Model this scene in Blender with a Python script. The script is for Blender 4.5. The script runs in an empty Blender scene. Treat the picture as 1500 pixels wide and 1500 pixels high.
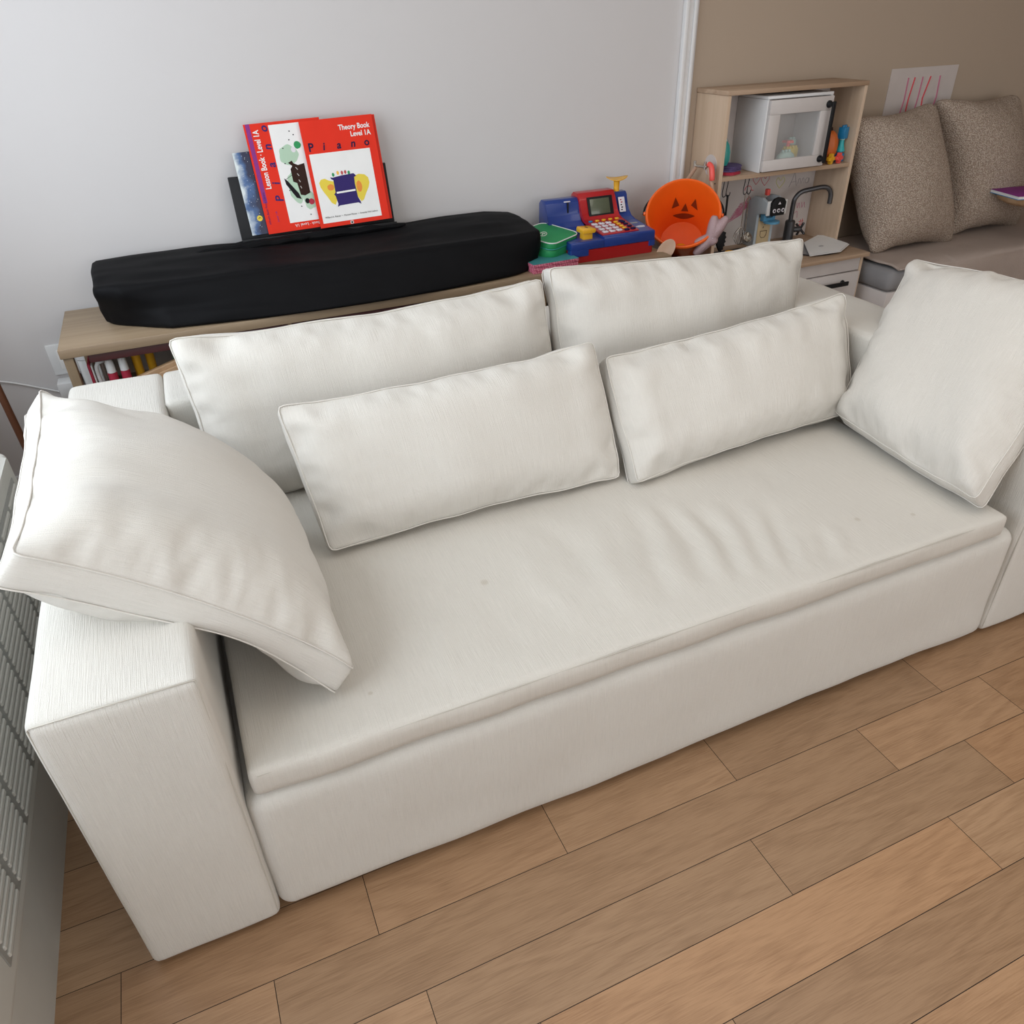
import bpy, bmesh, math, random
import numpy as np
from mathutils import Vector, Matrix, noise

C = bpy.context.scene.collection
R = math.radians
random.seed(7)

# ------------------------------------------------------------------ camera
cam_d = bpy.data.cameras.new('camera')
cam = bpy.data.objects.new('camera', cam_d); C.objects.link(cam)
_yaw, _pit, _rol = 0.3939, -0.5836, -0.0318
_cy, _sy, _cp, _sp = math.cos(_yaw), math.sin(_yaw), math.cos(_pit), math.sin(_pit)
_F = Vector((_sy*_cp, _cy*_cp, _sp)); _r = Vector((_cy, -_sy, 0)); _u = _r.cross(_F)
_X = _r*math.cos(_rol) + _u*math.sin(_rol); _Y = -_r*math.sin(_rol) + _u*math.cos(_rol)
cam.matrix_world = Matrix(((_X.x, _Y.x, -_F.x, 0.3637), (_X.y, _Y.y, -_F.y, -0.9363), (_X.z, _Y.z, -_F.z, 1.4858), (0, 0, 0, 1)))
cam_d.sensor_fit = 'HORIZONTAL'; cam_d.sensor_width = 36.0
cam_d.lens = 1109.36/1500*36.0
cam_d.clip_start = 0.01
bpy.context.scene.camera = cam

# ------------------------------------------------------------------ light
W_ = bpy.data.worlds.new('daylight'); bpy.context.scene.world = W_
W_.use_nodes = True
W_.node_tree.nodes['Background'].inputs[0].default_value = (0.85, 0.92, 1.0, 1)
W_.node_tree.nodes['Background'].inputs[1].default_value = 0.8
def area(name, loc, direction, sx, sy, power, col):
    d = bpy.data.lights.new(name, 'AREA'); d.shape = 'RECTANGLE'; d.size = sx; d.size_y = sy
    d.energy = power; d.color = col
    o = bpy.data.objects.new(name, d); C.objects.link(o); o.location = loc
    o.rotation_euler = Vector(direction).to_track_quat('-Z', 'Y').to_euler()
    return o
# daylight through the window over the convector (left) plus an added soft fill behind the photographer
area('window_daylight_left', (-0.60, 0.35, 1.62), (1, 0, -0.12), 2.7, 1.5, 36, (0.84, 0.92, 1.0))
area('front_fill_light', (2.2, -3.3, 1.5), (0, 1, -0.05), 4.5, 2.0, 34, (1.0, 0.97, 0.935))
area('ceiling_lamp_light', (1.8, -0.2, 2.58), (0, 0, -1), 1.6, 1.6, 10, (1.0, 0.93, 0.85))
vs = bpy.context.scene.view_settings
vs.view_transform = 'Standard'; vs.look = 'None'; vs.exposure = 0.27; vs.gamma = 1.0; vs.use_curve_mapping = False
bpy.context.scene.cycles.use_denoising = True
bpy.context.scene.cycles.max_bounces = 8

# ------------------------------------------------------------------ materials
def _nt(name):
    m = bpy.data.materials.new(name); m.use_nodes = True
    return m, m.node_tree, m.node_tree.nodes['Principled BSDF']
def plain(name, col, rough=0.5, metal=0.0, coat=0.0, trans=0.0, bump=0.0, bscale=200, spec=0.5, vary=1.0):
    m, t, b = _nt(name)
    b.inputs['Roughness'].default_value = rough; b.inputs['Metallic'].default_value = metal
    b.inputs['Specular IOR Level'].default_value = spec
    b.inputs['Coat Weight'].default_value = coat; b.inputs['Transmission Weight'].default_value = trans
    tc = t.nodes.new('ShaderNodeTexCoord')
    n = t.nodes.new('ShaderNodeTexNoise'); n.inputs['Scale'].default_value = 14; n.inputs['Detail'].default_value = 4
    t.links.new(tc.outputs['Object'], n.inputs['Vector'])
    r = t.nodes.new('ShaderNodeMapRange'); r.inputs['To Min'].default_value = 1-0.07*vary; r.inputs['To Max'].default_value = 1+0.06*vary
    t.links.new(n.outputs['Fac'], r.inputs['Value'])
    h = t.nodes.new('ShaderNodeHueSaturation'); h.inputs['Color'].default_value = (*col, 1)
    t.links.new(r.outputs[0], h.inputs['Value']); t.links.new(h.outputs[0], b.inputs['Base Color'])
    if bump:
        n2 = t.nodes.new('ShaderNodeTexNoise'); n2.inputs['Scale'].default_value = bscale; n2.inputs['Detail'].default_value = 3
        t.links.new(tc.outputs['Object'], n2.inputs['Vector'])
        bp = t.nodes.new('ShaderNodeBump'); bp.inputs['Strength'].default_value = bump; bp.inputs['Distance'].default_value = 0.002
        t.links.new(n2.outputs['Fac'], bp.inputs['Height']); t.links.new(bp.outputs[0], b.inputs['Normal'])
    return m
def linen(name, col, slub=0.6, weave=1.0, spots=False):
    """slubbed plain weave: long threads along V, fine cross threads along U (UV is in metres)"""
    m, t, b = _nt(name)
    b.inputs['Roughness'].default_value = 0.92; b.inputs['Specular IOR Level'].default_value = 0.15
    b.inputs['Sheen Weight'].default_value = 0.12
    uv = t.nodes.new('ShaderNodeUVMap')
    def nz(sx, sy, detail, dist=0.0):
        mp = t.nodes.new('ShaderNodeMapping'); mp.inputs['Scale'].default_value = (sx, sy, 1)
        t.links.new(uv.outputs[0], mp.inputs['Vector'])
        n = t.nodes.new('ShaderNodeTexNoise'); n.inputs['Scale'].default_value = 1; n.inputs['Detail'].default_value = detail
        n.inputs['Distortion'].default_value = dist
        t.links.new(mp.outputs[0], n.inputs['Vector']); return n
    a = nz(560, 15, 2)      # long slubs
    c = nz(60, 380, 2)      # cross threads
    f = nz(900, 700, 1)     # grain
    def mul(x, k):
        q = t.nodes.new('ShaderNodeMath'); q.operation = 'MULTIPLY'; q.inputs[1].default_value = k
        t.links.new(x, q.inputs[0]); return q.outputs[0]
    def add(x, y):
        q = t.nodes.new('ShaderNodeMath'); q.operation = 'ADD'
        t.links.new(x, q.inputs[0]); t.links.new(y, q.inputs[1]); return q.outputs[0]
    hgt = add(add(mul(a.outputs['Fac'], slub), mul(c.outputs['Fac'], 0.13)), mul(f.outputs['Fac'], 0.30*weave))
    bp = t.nodes.new('ShaderNodeBump'); bp.inputs['Strength'].default_value = 0.8; bp.inputs['Distance'].default_value = 0.0024
    t.links.new(hgt, bp.inputs['Height']); t.links.new(bp.outputs[0], b.inputs['Normal'])
    r = t.nodes.new('ShaderNodeMapRange'); r.inputs['From Min'].default_value = 0.35; r.inputs['From Max'].default_value = 0.85
    r.inputs['To Min'].default_value = 0.93; r.inputs['To Max'].default_value = 1.05
    t.links.new(hgt, r.inputs['Value'])
    big = nz(5, 5, 3)
    r2 = t.nodes.new('ShaderNodeMapRange'); r2.inputs['To Min'].default_value = 0.97; r2.inputs['To Max'].default_value = 1.03
    t.links.new(big.outputs['Fac'], r2.inputs['Value'])
    mm = t.nodes.new('ShaderNodeMath'); mm.operation = 'MULTIPLY'
    t.links.new(r.outputs[0], mm.inputs[0]); t.links.new(r2.outputs[0], mm.inputs[1])
    h = t.nodes.new('ShaderNodeHueSaturation'); h.inputs['Color'].default_value = (*col, 1)
    t.links.new(mm.outputs[0], h.inputs['Value'])
    out = h.outputs[0]
    if spots:                # a few faint round stains
        for (sx, sy, rad) in spots:
            vm = t.nodes.new('ShaderNodeVectorMath'); vm.operation = 'DISTANCE'; vm.inputs[1].default_value = (sx, sy, 0)
            t.links.new(uv.outputs[0], vm.inputs[0])
            mr = t.nodes.new('ShaderNodeMapRange'); mr.inputs['From Min'].default_value = rad*0.4; mr.inputs['From Max'].default_value = rad
            mr.inputs['To Min'].default_value = 0.45; mr.inputs['To Max'].default_value = 0
            t.links.new(vm.outputs['Value'], mr.inputs['Value'])
            mx = t.nodes.new('ShaderNodeMix'); mx.data_type = 'RGBA'
            t.links.new(mr.outputs[0], mx.inputs['Factor']); t.links.new(out, mx.inputs['A']); mx.inputs['B'].default_value = (0.42, 0.36, 0.28, 1)
            out = mx.outputs['Result']
    t.links.new(out, b.inputs['Base Color'])
    return m
def wood(name, c1, c2, axis='x', rough=0.5, scale=1.0, coat=0.0):
    m, t, b = _nt(name)
    b.inputs['Roughness'].default_value = rough; b.inputs['Coat Weight'].default_value = coat
    tc = t.nodes.new('ShaderNodeTexCoord')
    s = {'x': (1.2, 22, 22), 'y': (22, 1.2, 22), 'z': (22, 22, 1.2)}[axis]
    mp = t.nodes.new('ShaderNodeMapping'); mp.inputs['Scale'].default_value = tuple(k*scale for k in s)
    t.links.new(tc.outputs['Object'], mp.inputs['Vector'])
    n = t.nodes.new('ShaderNodeTexNoise'); n.inputs['Scale'].default_value = 1.0; n.inputs['Detail'].default_value = 7; n.inputs['Distortion'].default_value = 0.6
    t.links.new(mp.outputs[0], n.inputs['Vector'])
    cr = t.nodes.new('ShaderNodeValToRGB')
    cr.color_ramp.elements[0].position = 0.3; cr.color_ramp.elements[0].color = (*c1, 1)
    cr.color_ramp.elements[1].position = 0.72; cr.color_ramp.elements[1].color = (*c2, 1)
    t.links.new(n.outputs['Fac'], cr.inputs['Fac']); t.links.new(cr.outputs[0], b.inputs['Base Color'])
    bp = t.nodes.new('ShaderNodeBump'); bp.inputs['Strength'].default_value = 0.15; bp.inputs['Distance'].default_value = 0.001
    t.links.new(n.outputs['Fac'], bp.inputs['Height']); t.links.new(bp.outputs[0], b.inputs['Normal'])
    return m
def floor_mat():
    m, t, b = _nt('oak_planks')
    b.inputs['Roughness'].default_value = 0.42
    at = t.nodes.new('ShaderNodeAttribute'); at.attribute_name = 'plank'
    uv = t.nodes.new('ShaderNodeUVMap')
    mp = t.nodes.new('ShaderNodeMapping'); mp.inputs['Scale'].default_value = (1.1, 7, 1)
    t.links.new(uv.outputs[0], mp.inputs['Vector'])
    n1 = t.nodes.new('ShaderNodeTexNoise'); n1.inputs['Scale'].default_value = 2.2; n1.inputs['Detail'].default_value = 2; n1.inputs['Distortion'].default_value = 0.5
    t.links.new(mp.outputs[0], n1.inputs['Vector'])
    k = t.nodes.new('ShaderNodeMath'); k.operation = 'MULTIPLY'; k.inputs[1].default_value = 9
    t.links.new(n1.outputs['Fac'], k.inputs[0])
    fr = t.nodes.new('ShaderNodeMath'); fr.operation = 'PINGPONG'; fr.inputs[1].default_value = 1
    t.links.new(k.outputs[0], fr.inputs[0])
    mp2 = t.nodes.new('ShaderNodeMapping'); mp2.inputs['Scale'].default_value = (18, 420, 1)
    t.links.new(uv.outputs[0], mp2.inputs['Vector'])
    n2 = t.nodes.new('ShaderNodeTexNoise'); n2.inputs['Scale'].default_value = 1; n2.inputs['Detail'].default_value = 4
    t.links.new(mp2.outputs[0], n2.inputs['Vector'])
    mx = t.nodes.new('ShaderNodeMix'); mx.data_type = 'FLOAT'; mx.inputs['Factor'].default_value = 0.80
    t.links.new(fr.outputs[0], mx.inputs['A']); t.links.new(n2.outputs['Fac'], mx.inputs['B'])
    cr = t.nodes.new('ShaderNodeValToRGB')
    cr.color_ramp.elements[0].position = 0.22; cr.color_ramp.elements[0].color = (0.265, 0.148, 0.074, 1)
    cr.color_ramp.elements[1].position = 0.62; cr.color_ramp.elements[1].color = (0.39, 0.235, 0.128, 1)
    t.links.new(mx.outputs['Result'], cr.inputs['Fac'])
    mu = t.nodes.new('ShaderNodeMix'); mu.data_type = 'RGBA'; mu.blend_type = 'MULTIPLY'; mu.inputs['Factor'].default_value = 1
    t.links.new(cr.outputs[0], mu.inputs['A']); t.links.new(at.outputs['Color'], mu.inputs['B'])
    t.links.new(mu.outputs['Result'], b.inputs['Base Color'])
    bp = t.nodes.new('ShaderNodeBump'); bp.inputs['Strength'].default_value = 0.12; bp.inputs['Distance'].default_value = 0.001
    t.links.new(mx.outputs['Result'], bp.inputs['Height']); t.links.new(bp.outputs[0], b.inputs['Normal'])
    return m

M = dict(
    wall=plain('white_wall_paint', (0.60, 0.578, 0.57), 0.85, bump=0.05, bscale=300, vary=0.12),
    wall_beige=plain('beige_wall_tone', (0.42, 0.33, 0.25), 0.85, bump=0.05, bscale=300, vary=0.12),
    ceiling=plain('ceiling_paint', (0.8, 0.79, 0.77), 0.9),
    sofa=linen('ivory_linen', (0.66, 0.632, 0.578)),
    pillow=linen('ivory_pillow_linen', (0.665, 0.634, 0.580), slub=0.60, weave=1.3),
    seat=linen('ivory_seat_linen', (0.64, 0.605, 0.545), spots=[(0.556, 0.30, .012), (1.48, 0.14, .010), (0.24, 0.09, .006), (1.62, 0.10, .008)]),
    seam=plain('seam_thread', (0.52, 0.49, 0.43), 0.9),
    oak=wood('light_oak', (0.26, 0.182, 0.112), (0.38, 0.285, 0.185), 'x'),
    oak_edge=wood('oak_edge', (0.28, 0.19, 0.11), (0.40, 0.29, 0.18), 'x'),
    oak_y=wood('light_oak_deep_grain', (0.20, 0.14, 0.08), (0.30, 0.215, 0.13), 'z'),
    birch=wood('birch_panel', (0.50, 0.36, 0.245), (0.64, 0.49, 0.36), 'z'),
    birch_top=wood('birch_counter', (0.36, 0.24, 0.155), (0.50, 0.36, 0.25), 'x'),
    beech=wood('beech', (0.42, 0.25, 0.13), (0.55, 0.36, 0.21), 'z'),
    brown_wood=wood('brown_stained_wood', (0.10, 0.035, 0.015), (0.17, 0.065, 0.03), 'z'),
    burgundy=plain('burgundy_rail', (0.075, 0.022, 0.022), 0.5),
    black_cloth=plain('black_stretch_cloth', (0.0028, 0.0028, 0.0036), 0.7, bump=0.1, bscale=500, spec=0.16),
    black=plain('black_plastic', (0.008, 0.008, 0.009), 0.55, spec=0.3),
    gunmetal=plain('gunmetal', (0.10, 0.10, 0.105), 0.38, metal=0.8),
    steel=plain('steel', (0.55, 0.52, 0.47), 0.25, metal=1.0),
    white=plain('white_lacquer', (0.74, 0.735, 0.73), 0.45),
    offwhite=plain('offwhite_lacquer', (0.60, 0.555, 0.53), 0.5),
    white_pl=plain('white_plastic', (0.72, 0.72, 0.71), 0.4),
    paper=plain('white_paper', (0.80, 0.79, 0.77), 0.6),
    conv=plain('convector_enamel', (0.50, 0.49, 0.45), 0.45),
    conv_dark=plain('convector_grille', (0.28, 0.28, 0.26), 0.5),
    conv_slot=plain('convector_slot', (0.10, 0.10, 0.09), 0.7),
    red_book=plain('red_cover', (0.72, 0.028, 0.010), 0.55, spec=0.2),
    red=plain('red_plastic', (0.42, 0.008, 0.012), 0.3, coat=0.3),
    red_dark=plain('red_drawer_plastic', (0.36, 0.004, 0.006), 0.35, coat=0.2),
    blue=plain('blue_plastic', (0.012, 0.04, 0.22), 0.3, coat=0.3),
    yellow=plain('yellow_plastic', (0.80, 0.42, 0.02), 0.35, coat=0.2),
    key_white=plain('key_white', (0.72, 0.68, 0.72), 0.4),
    lcd=plain('lcd', (0.085, 0.10, 0.06), 0.25, coat=0.5),
    purple=plain('purple_ink', (0.035, 0.022, 0.13), 0.6, spec=0.15),
    violet=plain('violet_band', (0.24, 0.04, 0.22), 0.6, spec=0.15),
    navy_ink=plain('navy_ink', (0.012, 0.01, 0.05), 0.6, spec=0.15),
    ink=plain('black_ink', (0.01, 0.008, 0.01), 0.6, spec=0.15),
    greenwash=plain('green_wash', (0.42, 0.58, 0.43), 0.6),
    yellow_ink=plain('yellow_wash', (0.75, 0.58, 0.05), 0.6),
    orange_ink=plain('orange_wash', (0.75, 0.25, 0.03), 0.6),
    brown_ink=plain('brown_ink', (0.03, 0.012, 0.008), 0.6, spec=0.15),
    orange=plain('orange_plastic', (0.85, 0.12, 0.008), 0.3, coat=0.3),
    face_ink=plain('brown_print', (0.20, 0.03, 0.006), 0.5),
    green=plain('green_fabric', (0.015, 0.27, 0.085), 0.6, bump=0.2, bscale=600),
    teal=plain('teal_paper', (0.05, 0.25, 0.26), 0.5),
    mint=plain('mint_plastic', (0.45, 0.65, 0.58), 0.35),
    teal_pl=plain('teal_plastic', (0.02, 0.42, 0.45), 0.35),
    blue_toy=plain('bright_blue_plastic', (0.01, 0.20, 0.42), 0.35),
    teal_egg=plain('teal_glitter', (0.03, 0.30, 0.27), 0.35, bump=0.6, bscale=260),
    coral=plain('coral_plastic', (0.85, 0.10, 0.08), 0.35),
    lightblue=plain('light_blue_paint', (0.10, 0.32, 0.50), 0.45),
    greyblue=plain('grey_blue_paint', (0.45, 0.50, 0.53), 0.5),
    pumpkin=plain('pumpkin_plastic', (0.55, 0.12, 0.015), 0.5),
    cloth_purple=plain('purple_cloth', (0.09, 0.06, 0.16), 0.8),
    cloth_red=plain('red_cloth', (0.40, 0.02, 0.05), 0.7),
    grey=plain('grey_plate', (0.32, 0.31, 0.31), 0.5),
    basket=plain('beige_ribbed_resin', (0.42, 0.30, 0.21), 0.6),
    glitter=plain('pink_glitter', (0.42, 0.29, 0.30), 0.35, metal=0.15, bump=0.9, bscale=420),
    spoon=wood('pale_spoon_wood', (0.46, 0.29, 0.19), (0.58, 0.39, 0.28), 'z'),
    pine=wood('pale_pine', (0.52, 0.38, 0.21), (0.63, 0.48, 0.28), 'z'),
    board=plain('whiteboard', (0.56, 0.50, 0.47), 0.5),
    pink_pen=plain('pink_pen', (0.50, 0.16, 0.24), 0.6),
    red_pen=plain('red_pen', (0.60, 0.06, 0.08), 0.6),
    yellow_pen=plain('yellow_pen', (0.60, 0.58, 0.25), 0.6),
    grey_pen=plain('grey_pen', (0.33, 0.29, 0.29), 0.6),
    mattress=plain('grey_blue_mattress', (0.25, 0.245, 0.25), 0.85, bump=0.4, bscale=500),
    blanket=plain('taupe_fleece', (0.42, 0.345, 0.30), 0.95, bump=0.9, bscale=240, spec=0.1),
    boucle=plain('boucle', (0.37, 0.30, 0.24), 0.95, spec=0.1),
    brown_dark=plain('dark_gap', (0.03, 0.02, 0.018), 0.8),
)
def boucle_mat():
    m = M['boucle']; t = m.node_tree; b = t.nodes['Principled BSDF']
    tc = t.nodes.new('ShaderNodeTexCoord')
    v = t.nodes.new('ShaderNodeTexVoronoi'); v.inputs['Scale'].default_value = 190
    t.links.new(tc.outputs['Object'], v.inputs['Vector'])
    cr = t.nodes.new('ShaderNodeValToRGB')
    cr.color_ramp.elements[0].position = 0.05; cr.color_ramp.elements[0].color = (0.78, 0.66, 0.55, 1)
    cr.color_ramp.elements[1].position = 0.62; cr.color_ramp.elements[1].color = (0.36, 0.275, 0.215, 1)
    t.links.new(v.outputs['Distance'], cr.inputs['Fac']); t.links.new(cr.outputs[0], b.inputs['Base Color'])
    bp = t.nodes.new('ShaderNodeBump'); bp.invert = True; bp.inputs['Strength'].default_value = 1; bp.inputs['Distance'].default_value = 0.006
    t.links.new(v.outputs['Distance'], bp.inputs['Height']); t.links.new(bp.outputs[0], b.inputs['Normal'])
boucle_mat()
def galaxy_mat():
    m, t, b = _nt('galaxy_print'); b.inputs['Roughness'].default_value = 0.35
    tc = t.nodes.new('ShaderNodeTexCoord')
    n = t.nodes.new('ShaderNodeTexNoise'); n.inputs['Scale'].default_value = 16; n.inputs['Detail'].default_value = 6
    t.links.new(tc.outputs['Object'], n.inputs['Vector'])
    g = t.nodes.new('ShaderNodeSeparateXYZ'); t.links.new(tc.outputs['Object'], g.inputs[0])
    # the picture is pale along the book's left margin and dark inside
    ad = t.nodes.new('ShaderNodeMath'); ad.operation = 'MULTIPLY_ADD'; ad.inputs[1].default_value = -9; ad.inputs[2].default_value = 0.26
    t.links.new(g.outputs['X'], ad.inputs[0])
    s = t.nodes.new('ShaderNodeMath'); s.operation = 'ADD'
    t.links.new(n.outputs['Fac'], s.inputs[0]); t.links.new(ad.outputs[0], s.inputs[1])
    cr = t.nodes.new('ShaderNodeValToRGB')
    cr.color_ramp.elements[0].position = 0.42; cr.color_ramp.elements[0].color = (0.006, 0.010, 0.045, 1)
    cr.color_ramp.elements[1].position = 0.78; cr.color_ramp.elements[1].color = (0.66, 0.72, 0.72, 1)
    e = cr.color_ramp.elements.new(0.60); e.color = (0.05, 0.12, 0.28, 1)
    t.links.new(s.outputs[0], cr.inputs['Fac'])
    v = t.nodes.new('ShaderNodeTexVoronoi'); v.inputs['Scale'].default_value = 120
    t.links.new(tc.outputs['Object'], v.inputs['Vector'])
    l = t.nodes.new('ShaderNodeMath'); l.operation = 'LESS_THAN'; l.inputs[1].default_value = 0.12
    t.links.new(v.outputs['Distance'], l.inputs[0])
    mx = t.nodes.new('ShaderNodeMix'); mx.data_type = 'RGBA'
    t.links.new(l.outputs[0], mx.inputs['Factor']); t.links.new(cr.outputs[0], mx.inputs['A']); mx.inputs['B'].default_value = (0.6, 0.65, 0.7, 1)
    t.links.new(mx.outputs['Result'], b.inputs['Base Color']); return m
M['galaxy'] = galaxy_mat()
def pattern_mat():
    m, t, b = _nt('pink_patterned_paper'); b.inputs['Roughness'].default_value = 0.5
    tc = t.nodes.new('ShaderNodeTexCoord')
    mp = t.nodes.new('ShaderNodeMapping'); mp.inputs['Scale'].default_value = (140, 140, 140); mp.inputs['Rotation'].default_value = (0.5, 0.78, 0.3)
    t.links.new(tc.outputs['Object'], mp.inputs['Vector'])
    v = t.nodes.new('ShaderNodeTexChecker'); v.inputs['Scale'].default_value = 1
    v.inputs['Color1'].default_value = (0.62, 0.20, 0.27, 1); v.inputs['Color2'].default_value = (0.40, 0.06, 0.12, 1)
    t.links.new(mp.outputs[0], v.inputs['Vector']); t.links.new(v.outputs[0], b.inputs['Base Color']); return m
M['pink_pattern'] = pattern_mat()
def glass_mat():
    m, t, b = _nt('clear_pane'); b.inputs['Base Color'].default_value = (0.9, 0.9, 0.9, 1)
    b.inputs['Roughness'].default_value = 0.03; b.inputs['Alpha'].default_value = 0.14
    return m
M['glass'] = glass_mat()

# ------------------------------------------------------------------ helpers
IN_ROOM = set()      # things whose parts are written in room coordinates
def link(name, me, mat, parent=None):
    o = bpy.data.objects.new(name, me); C.objects.link(o)
    if mat is not None: me.materials.append(M[mat] if isinstance(mat, str) else mat)
    if parent is not None:
        o.parent = parent
        if parent.name in IN_ROOM: o.matrix_parent_inverse = Matrix.Translation(-parent.location)
    return o
def tag(o, label=None, cat=None, group=None, kind=None):
    if label: o['label'] = label
    if cat: o['category'] = cat
    if group: o['group'] = group
    if kind: o['kind'] = kind
    return o
def thing(name, loc, label, cat, rot=(0, 0, 0), group=None):
    o = bpy.data.objects.new(name, None); C.objects.link(o)
    o.location = loc; o.rotation_euler = rot; o.empty_display_size = 0.05
    return tag(o, label, cat, group)
def room_thing(name, loc, label, cat, group=None):
    o = thing(name, loc, label, cat, (0, 0, 0), group); IN_ROOM.add(o.name); return o
def from_data(name, V, Fc, mat, parent=None, smooth=True, angle=None):
    me = bpy.data.meshes.new(name); me.from_pydata([tuple(v) for v in V], [], [tuple(f) for f in Fc]); me.update()
    bm = bmesh.new(); bm.from_mesh(me); bmesh.ops.recalc_face_normals(bm, faces=bm.faces); bm.to_mesh(me); bm.free()
    if smooth:
        me.polygons.foreach_set('use_smooth', [True]*len(me.polygons))
        if angle: me.set_sharp_from_angle(angle=R(angle))
    return link(name, me, mat, parent)
def bm_obj(name, bm, mat, parent=None, smooth=True, angle=35):
    me = bpy.data.meshes.new(name); bmesh.ops.recalc_face_normals(bm, faces=bm.faces); bm.to_mesh(me); bm.free()
    if smooth:
        me.polygons.foreach_set('use_smooth', [True]*len(me.polygons))
        me.set_sharp_from_angle(angle=R(angle))
    return link(name, me, mat, parent)
def add_box(bm, x0, x1, y0, y1, z0, z1, bev=0.0, seg=2, mtx=None):
    g = bmesh.ops.create_cube(bm, size=1)
    vs_ = g['verts']
    for v in vs_:
        v.co = Vector((x0+(v.co.x+.5)*(x1-x0), y0+(v.co.y+.5)*(y1-y0), z0+(v.co.z+.5)*(z1-z0)))
    if bev > 0:
        es = list({e for v in vs_ for e in v.link_edges})
        r = bmesh.ops.bevel(bm, geom=es, offset=bev, segments=seg, profile=0.5, affect='EDGES')
        vs_ = list({v for f in r['faces'] for v in f.verts} | {v for v in vs_ if v.is_valid})
    if mtx is not None:
        for v in vs_: v.co = mtx @ v.co
    return vs_
def box(name, x0, x1, y0, y1, z0, z1, mat, parent=None, bev=0.002, seg=2):
    bm = bmesh.new(); add_box(bm, x0, x1, y0, y1, z0, z1, bev, seg)
    return bm_obj(name, bm, mat, parent)
def add_tube(bm, pts, rad, seg=12, caps=True):
    pts = [Vector(p) for p in pts]; rads = rad if isinstance(rad, (list, tuple)) else [rad]*len(pts)
    rings = []; prev = None
    for i, p in enumerate(pts):
        d = (pts[min(i+1, len(pts)-1)] - pts[max(i-1, 0)]).normalized()
        if prev is None:
            a = d.orthogonal().normalized()
        else:
            a = (prev - d*prev.dot(d))
            a = a.normalized() if a.length > 1e-6 else d.orthogonal().normalized()
        prev = a; b = d.cross(a)
        rings.append([bm.verts.new(p + (a*math.cos(2*math.pi*k/seg) + b*math.sin(2*math.pi*k/seg))*rads[i]) for k in range(seg)])
    for i in range(len(rings)-1):
        for k in range(seg):
            bm.faces.new((rings[i][k], rings[i][(k+1) % seg], rings[i+1][(k+1) % seg], rings[i+1][k]))
    if caps:
        bm.faces.new(rings[0][::-1]); bm.faces.new(rings[-1])
def tube(name, pts, rad, mat, parent=None, seg=12):
    bm = bmesh.new(); add_tube(bm, pts, rad, seg); return bm_obj(name, bm, mat, parent, angle=50)
def smooth_path(pts, n=8):
    P = [Vector(p) for p in pts]; out = []
    for i in range(len(P)-1):
        p0, p1, p2, p3 = P[max(i-1, 0)], P[i], P[i+1], P[min(i+2, len(P)-1)]
        for k in range(n):
            t = k/n
            out.append(0.5*((2*p1) + (p2-p0)*t + (2*p0-5*p1+4*p2-p3)*t*t + (-p0+3*p1-3*p2+p3)*t**3))
    out.append(P[-1]); return out
def add_lathe(bm, prof, seg=40, mtx=None, sx=1, sy=1):
    rings = []
    for r, z in prof:
        ring = []
        for k in range(seg):
            a = 2*math.pi*k/seg; co = Vector((max(r, 1e-5)*math.cos(a)*sx, max(r, 1e-5)*math.sin(a)*sy, z))
            ring.append(bm.verts.new(mtx @ co if mtx is not None else co))
        rings.append(ring)
    for i in range(len(rings)-1):
        for k in range(seg):
            bm.faces.new((rings[i][k], rings[i][(k+1) % seg], rings[i+1][(k+1) % seg], rings[i+1][k]))
    bm.faces.new(rings[0][::-1]); bm.faces.new(rings[-1])
def lathe(name, prof, mat, parent=None, seg=40, mtx=None, sx=1, sy=1, angle=40):
    bm = bmesh.new(); add_lathe(bm, prof, seg, mtx, sx, sy); return bm_obj(name, bm, mat, parent, angle=angle)
def add_prism(bm, outline, d0, d1, mapf):
    a = [bm.verts.new(mapf(u, v, d0)) for u, v in outline]; b = [bm.verts.new(mapf(u, v, d1)) for u, v in outline]
    bm.faces.new(a[::-1]); bm.faces.new(b); n = len(a)
    for i in range(n): bm.faces.new((a[i], a[(i+1) % n], b[(i+1) % n], b[i]))
def prism(name, outline, d0, d1, mapf, mat, parent=None, bev=0.0, angle=30):
    bm = bmesh.new(); add_prism(bm, outline, d0, d1, mapf)
    if bev: bmesh.ops.bevel(bm, geom=bm.edges[:], offset=bev, segments=2, profile=0.5, affect='EDGES')
    return bm_obj(name, bm, mat, parent, angle=angle)
def xz(u, v, d): return Vector((u, d, v))       # a shape standing in the x-z plane
def yz(u, v, d): return Vector((d, u, v))
def xy(u, v, d): return Vector((u, v, d))
def ellipse(cx, cy, rx, ry, n=24, rot=0):
    return [(cx+rx*math.cos(2*math.pi*k/n)*math.cos(rot)-ry*math.sin(2*math.pi*k/n)*math.sin(rot),
             cy+rx*math.cos(2*math.pi*k/n)*math.sin(rot)+ry*math.sin(2*math.pi*k/n)*math.cos(rot)) for k in range(n)]
def rrect(x0, x1, y0, y1, r, n=5):
    o = []
    for cx, cy, a0 in ((x1-r, y1-r, 0), (x0+r, y1-r, 90), (x0+r, y0+r, 180), (x1-r, y0+r, 270)):
        for k in range(n+1):
            a = R(a0+90*k/n); o.append((cx+r*math.cos(a), cy+r*math.sin(a)))
    return o
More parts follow.
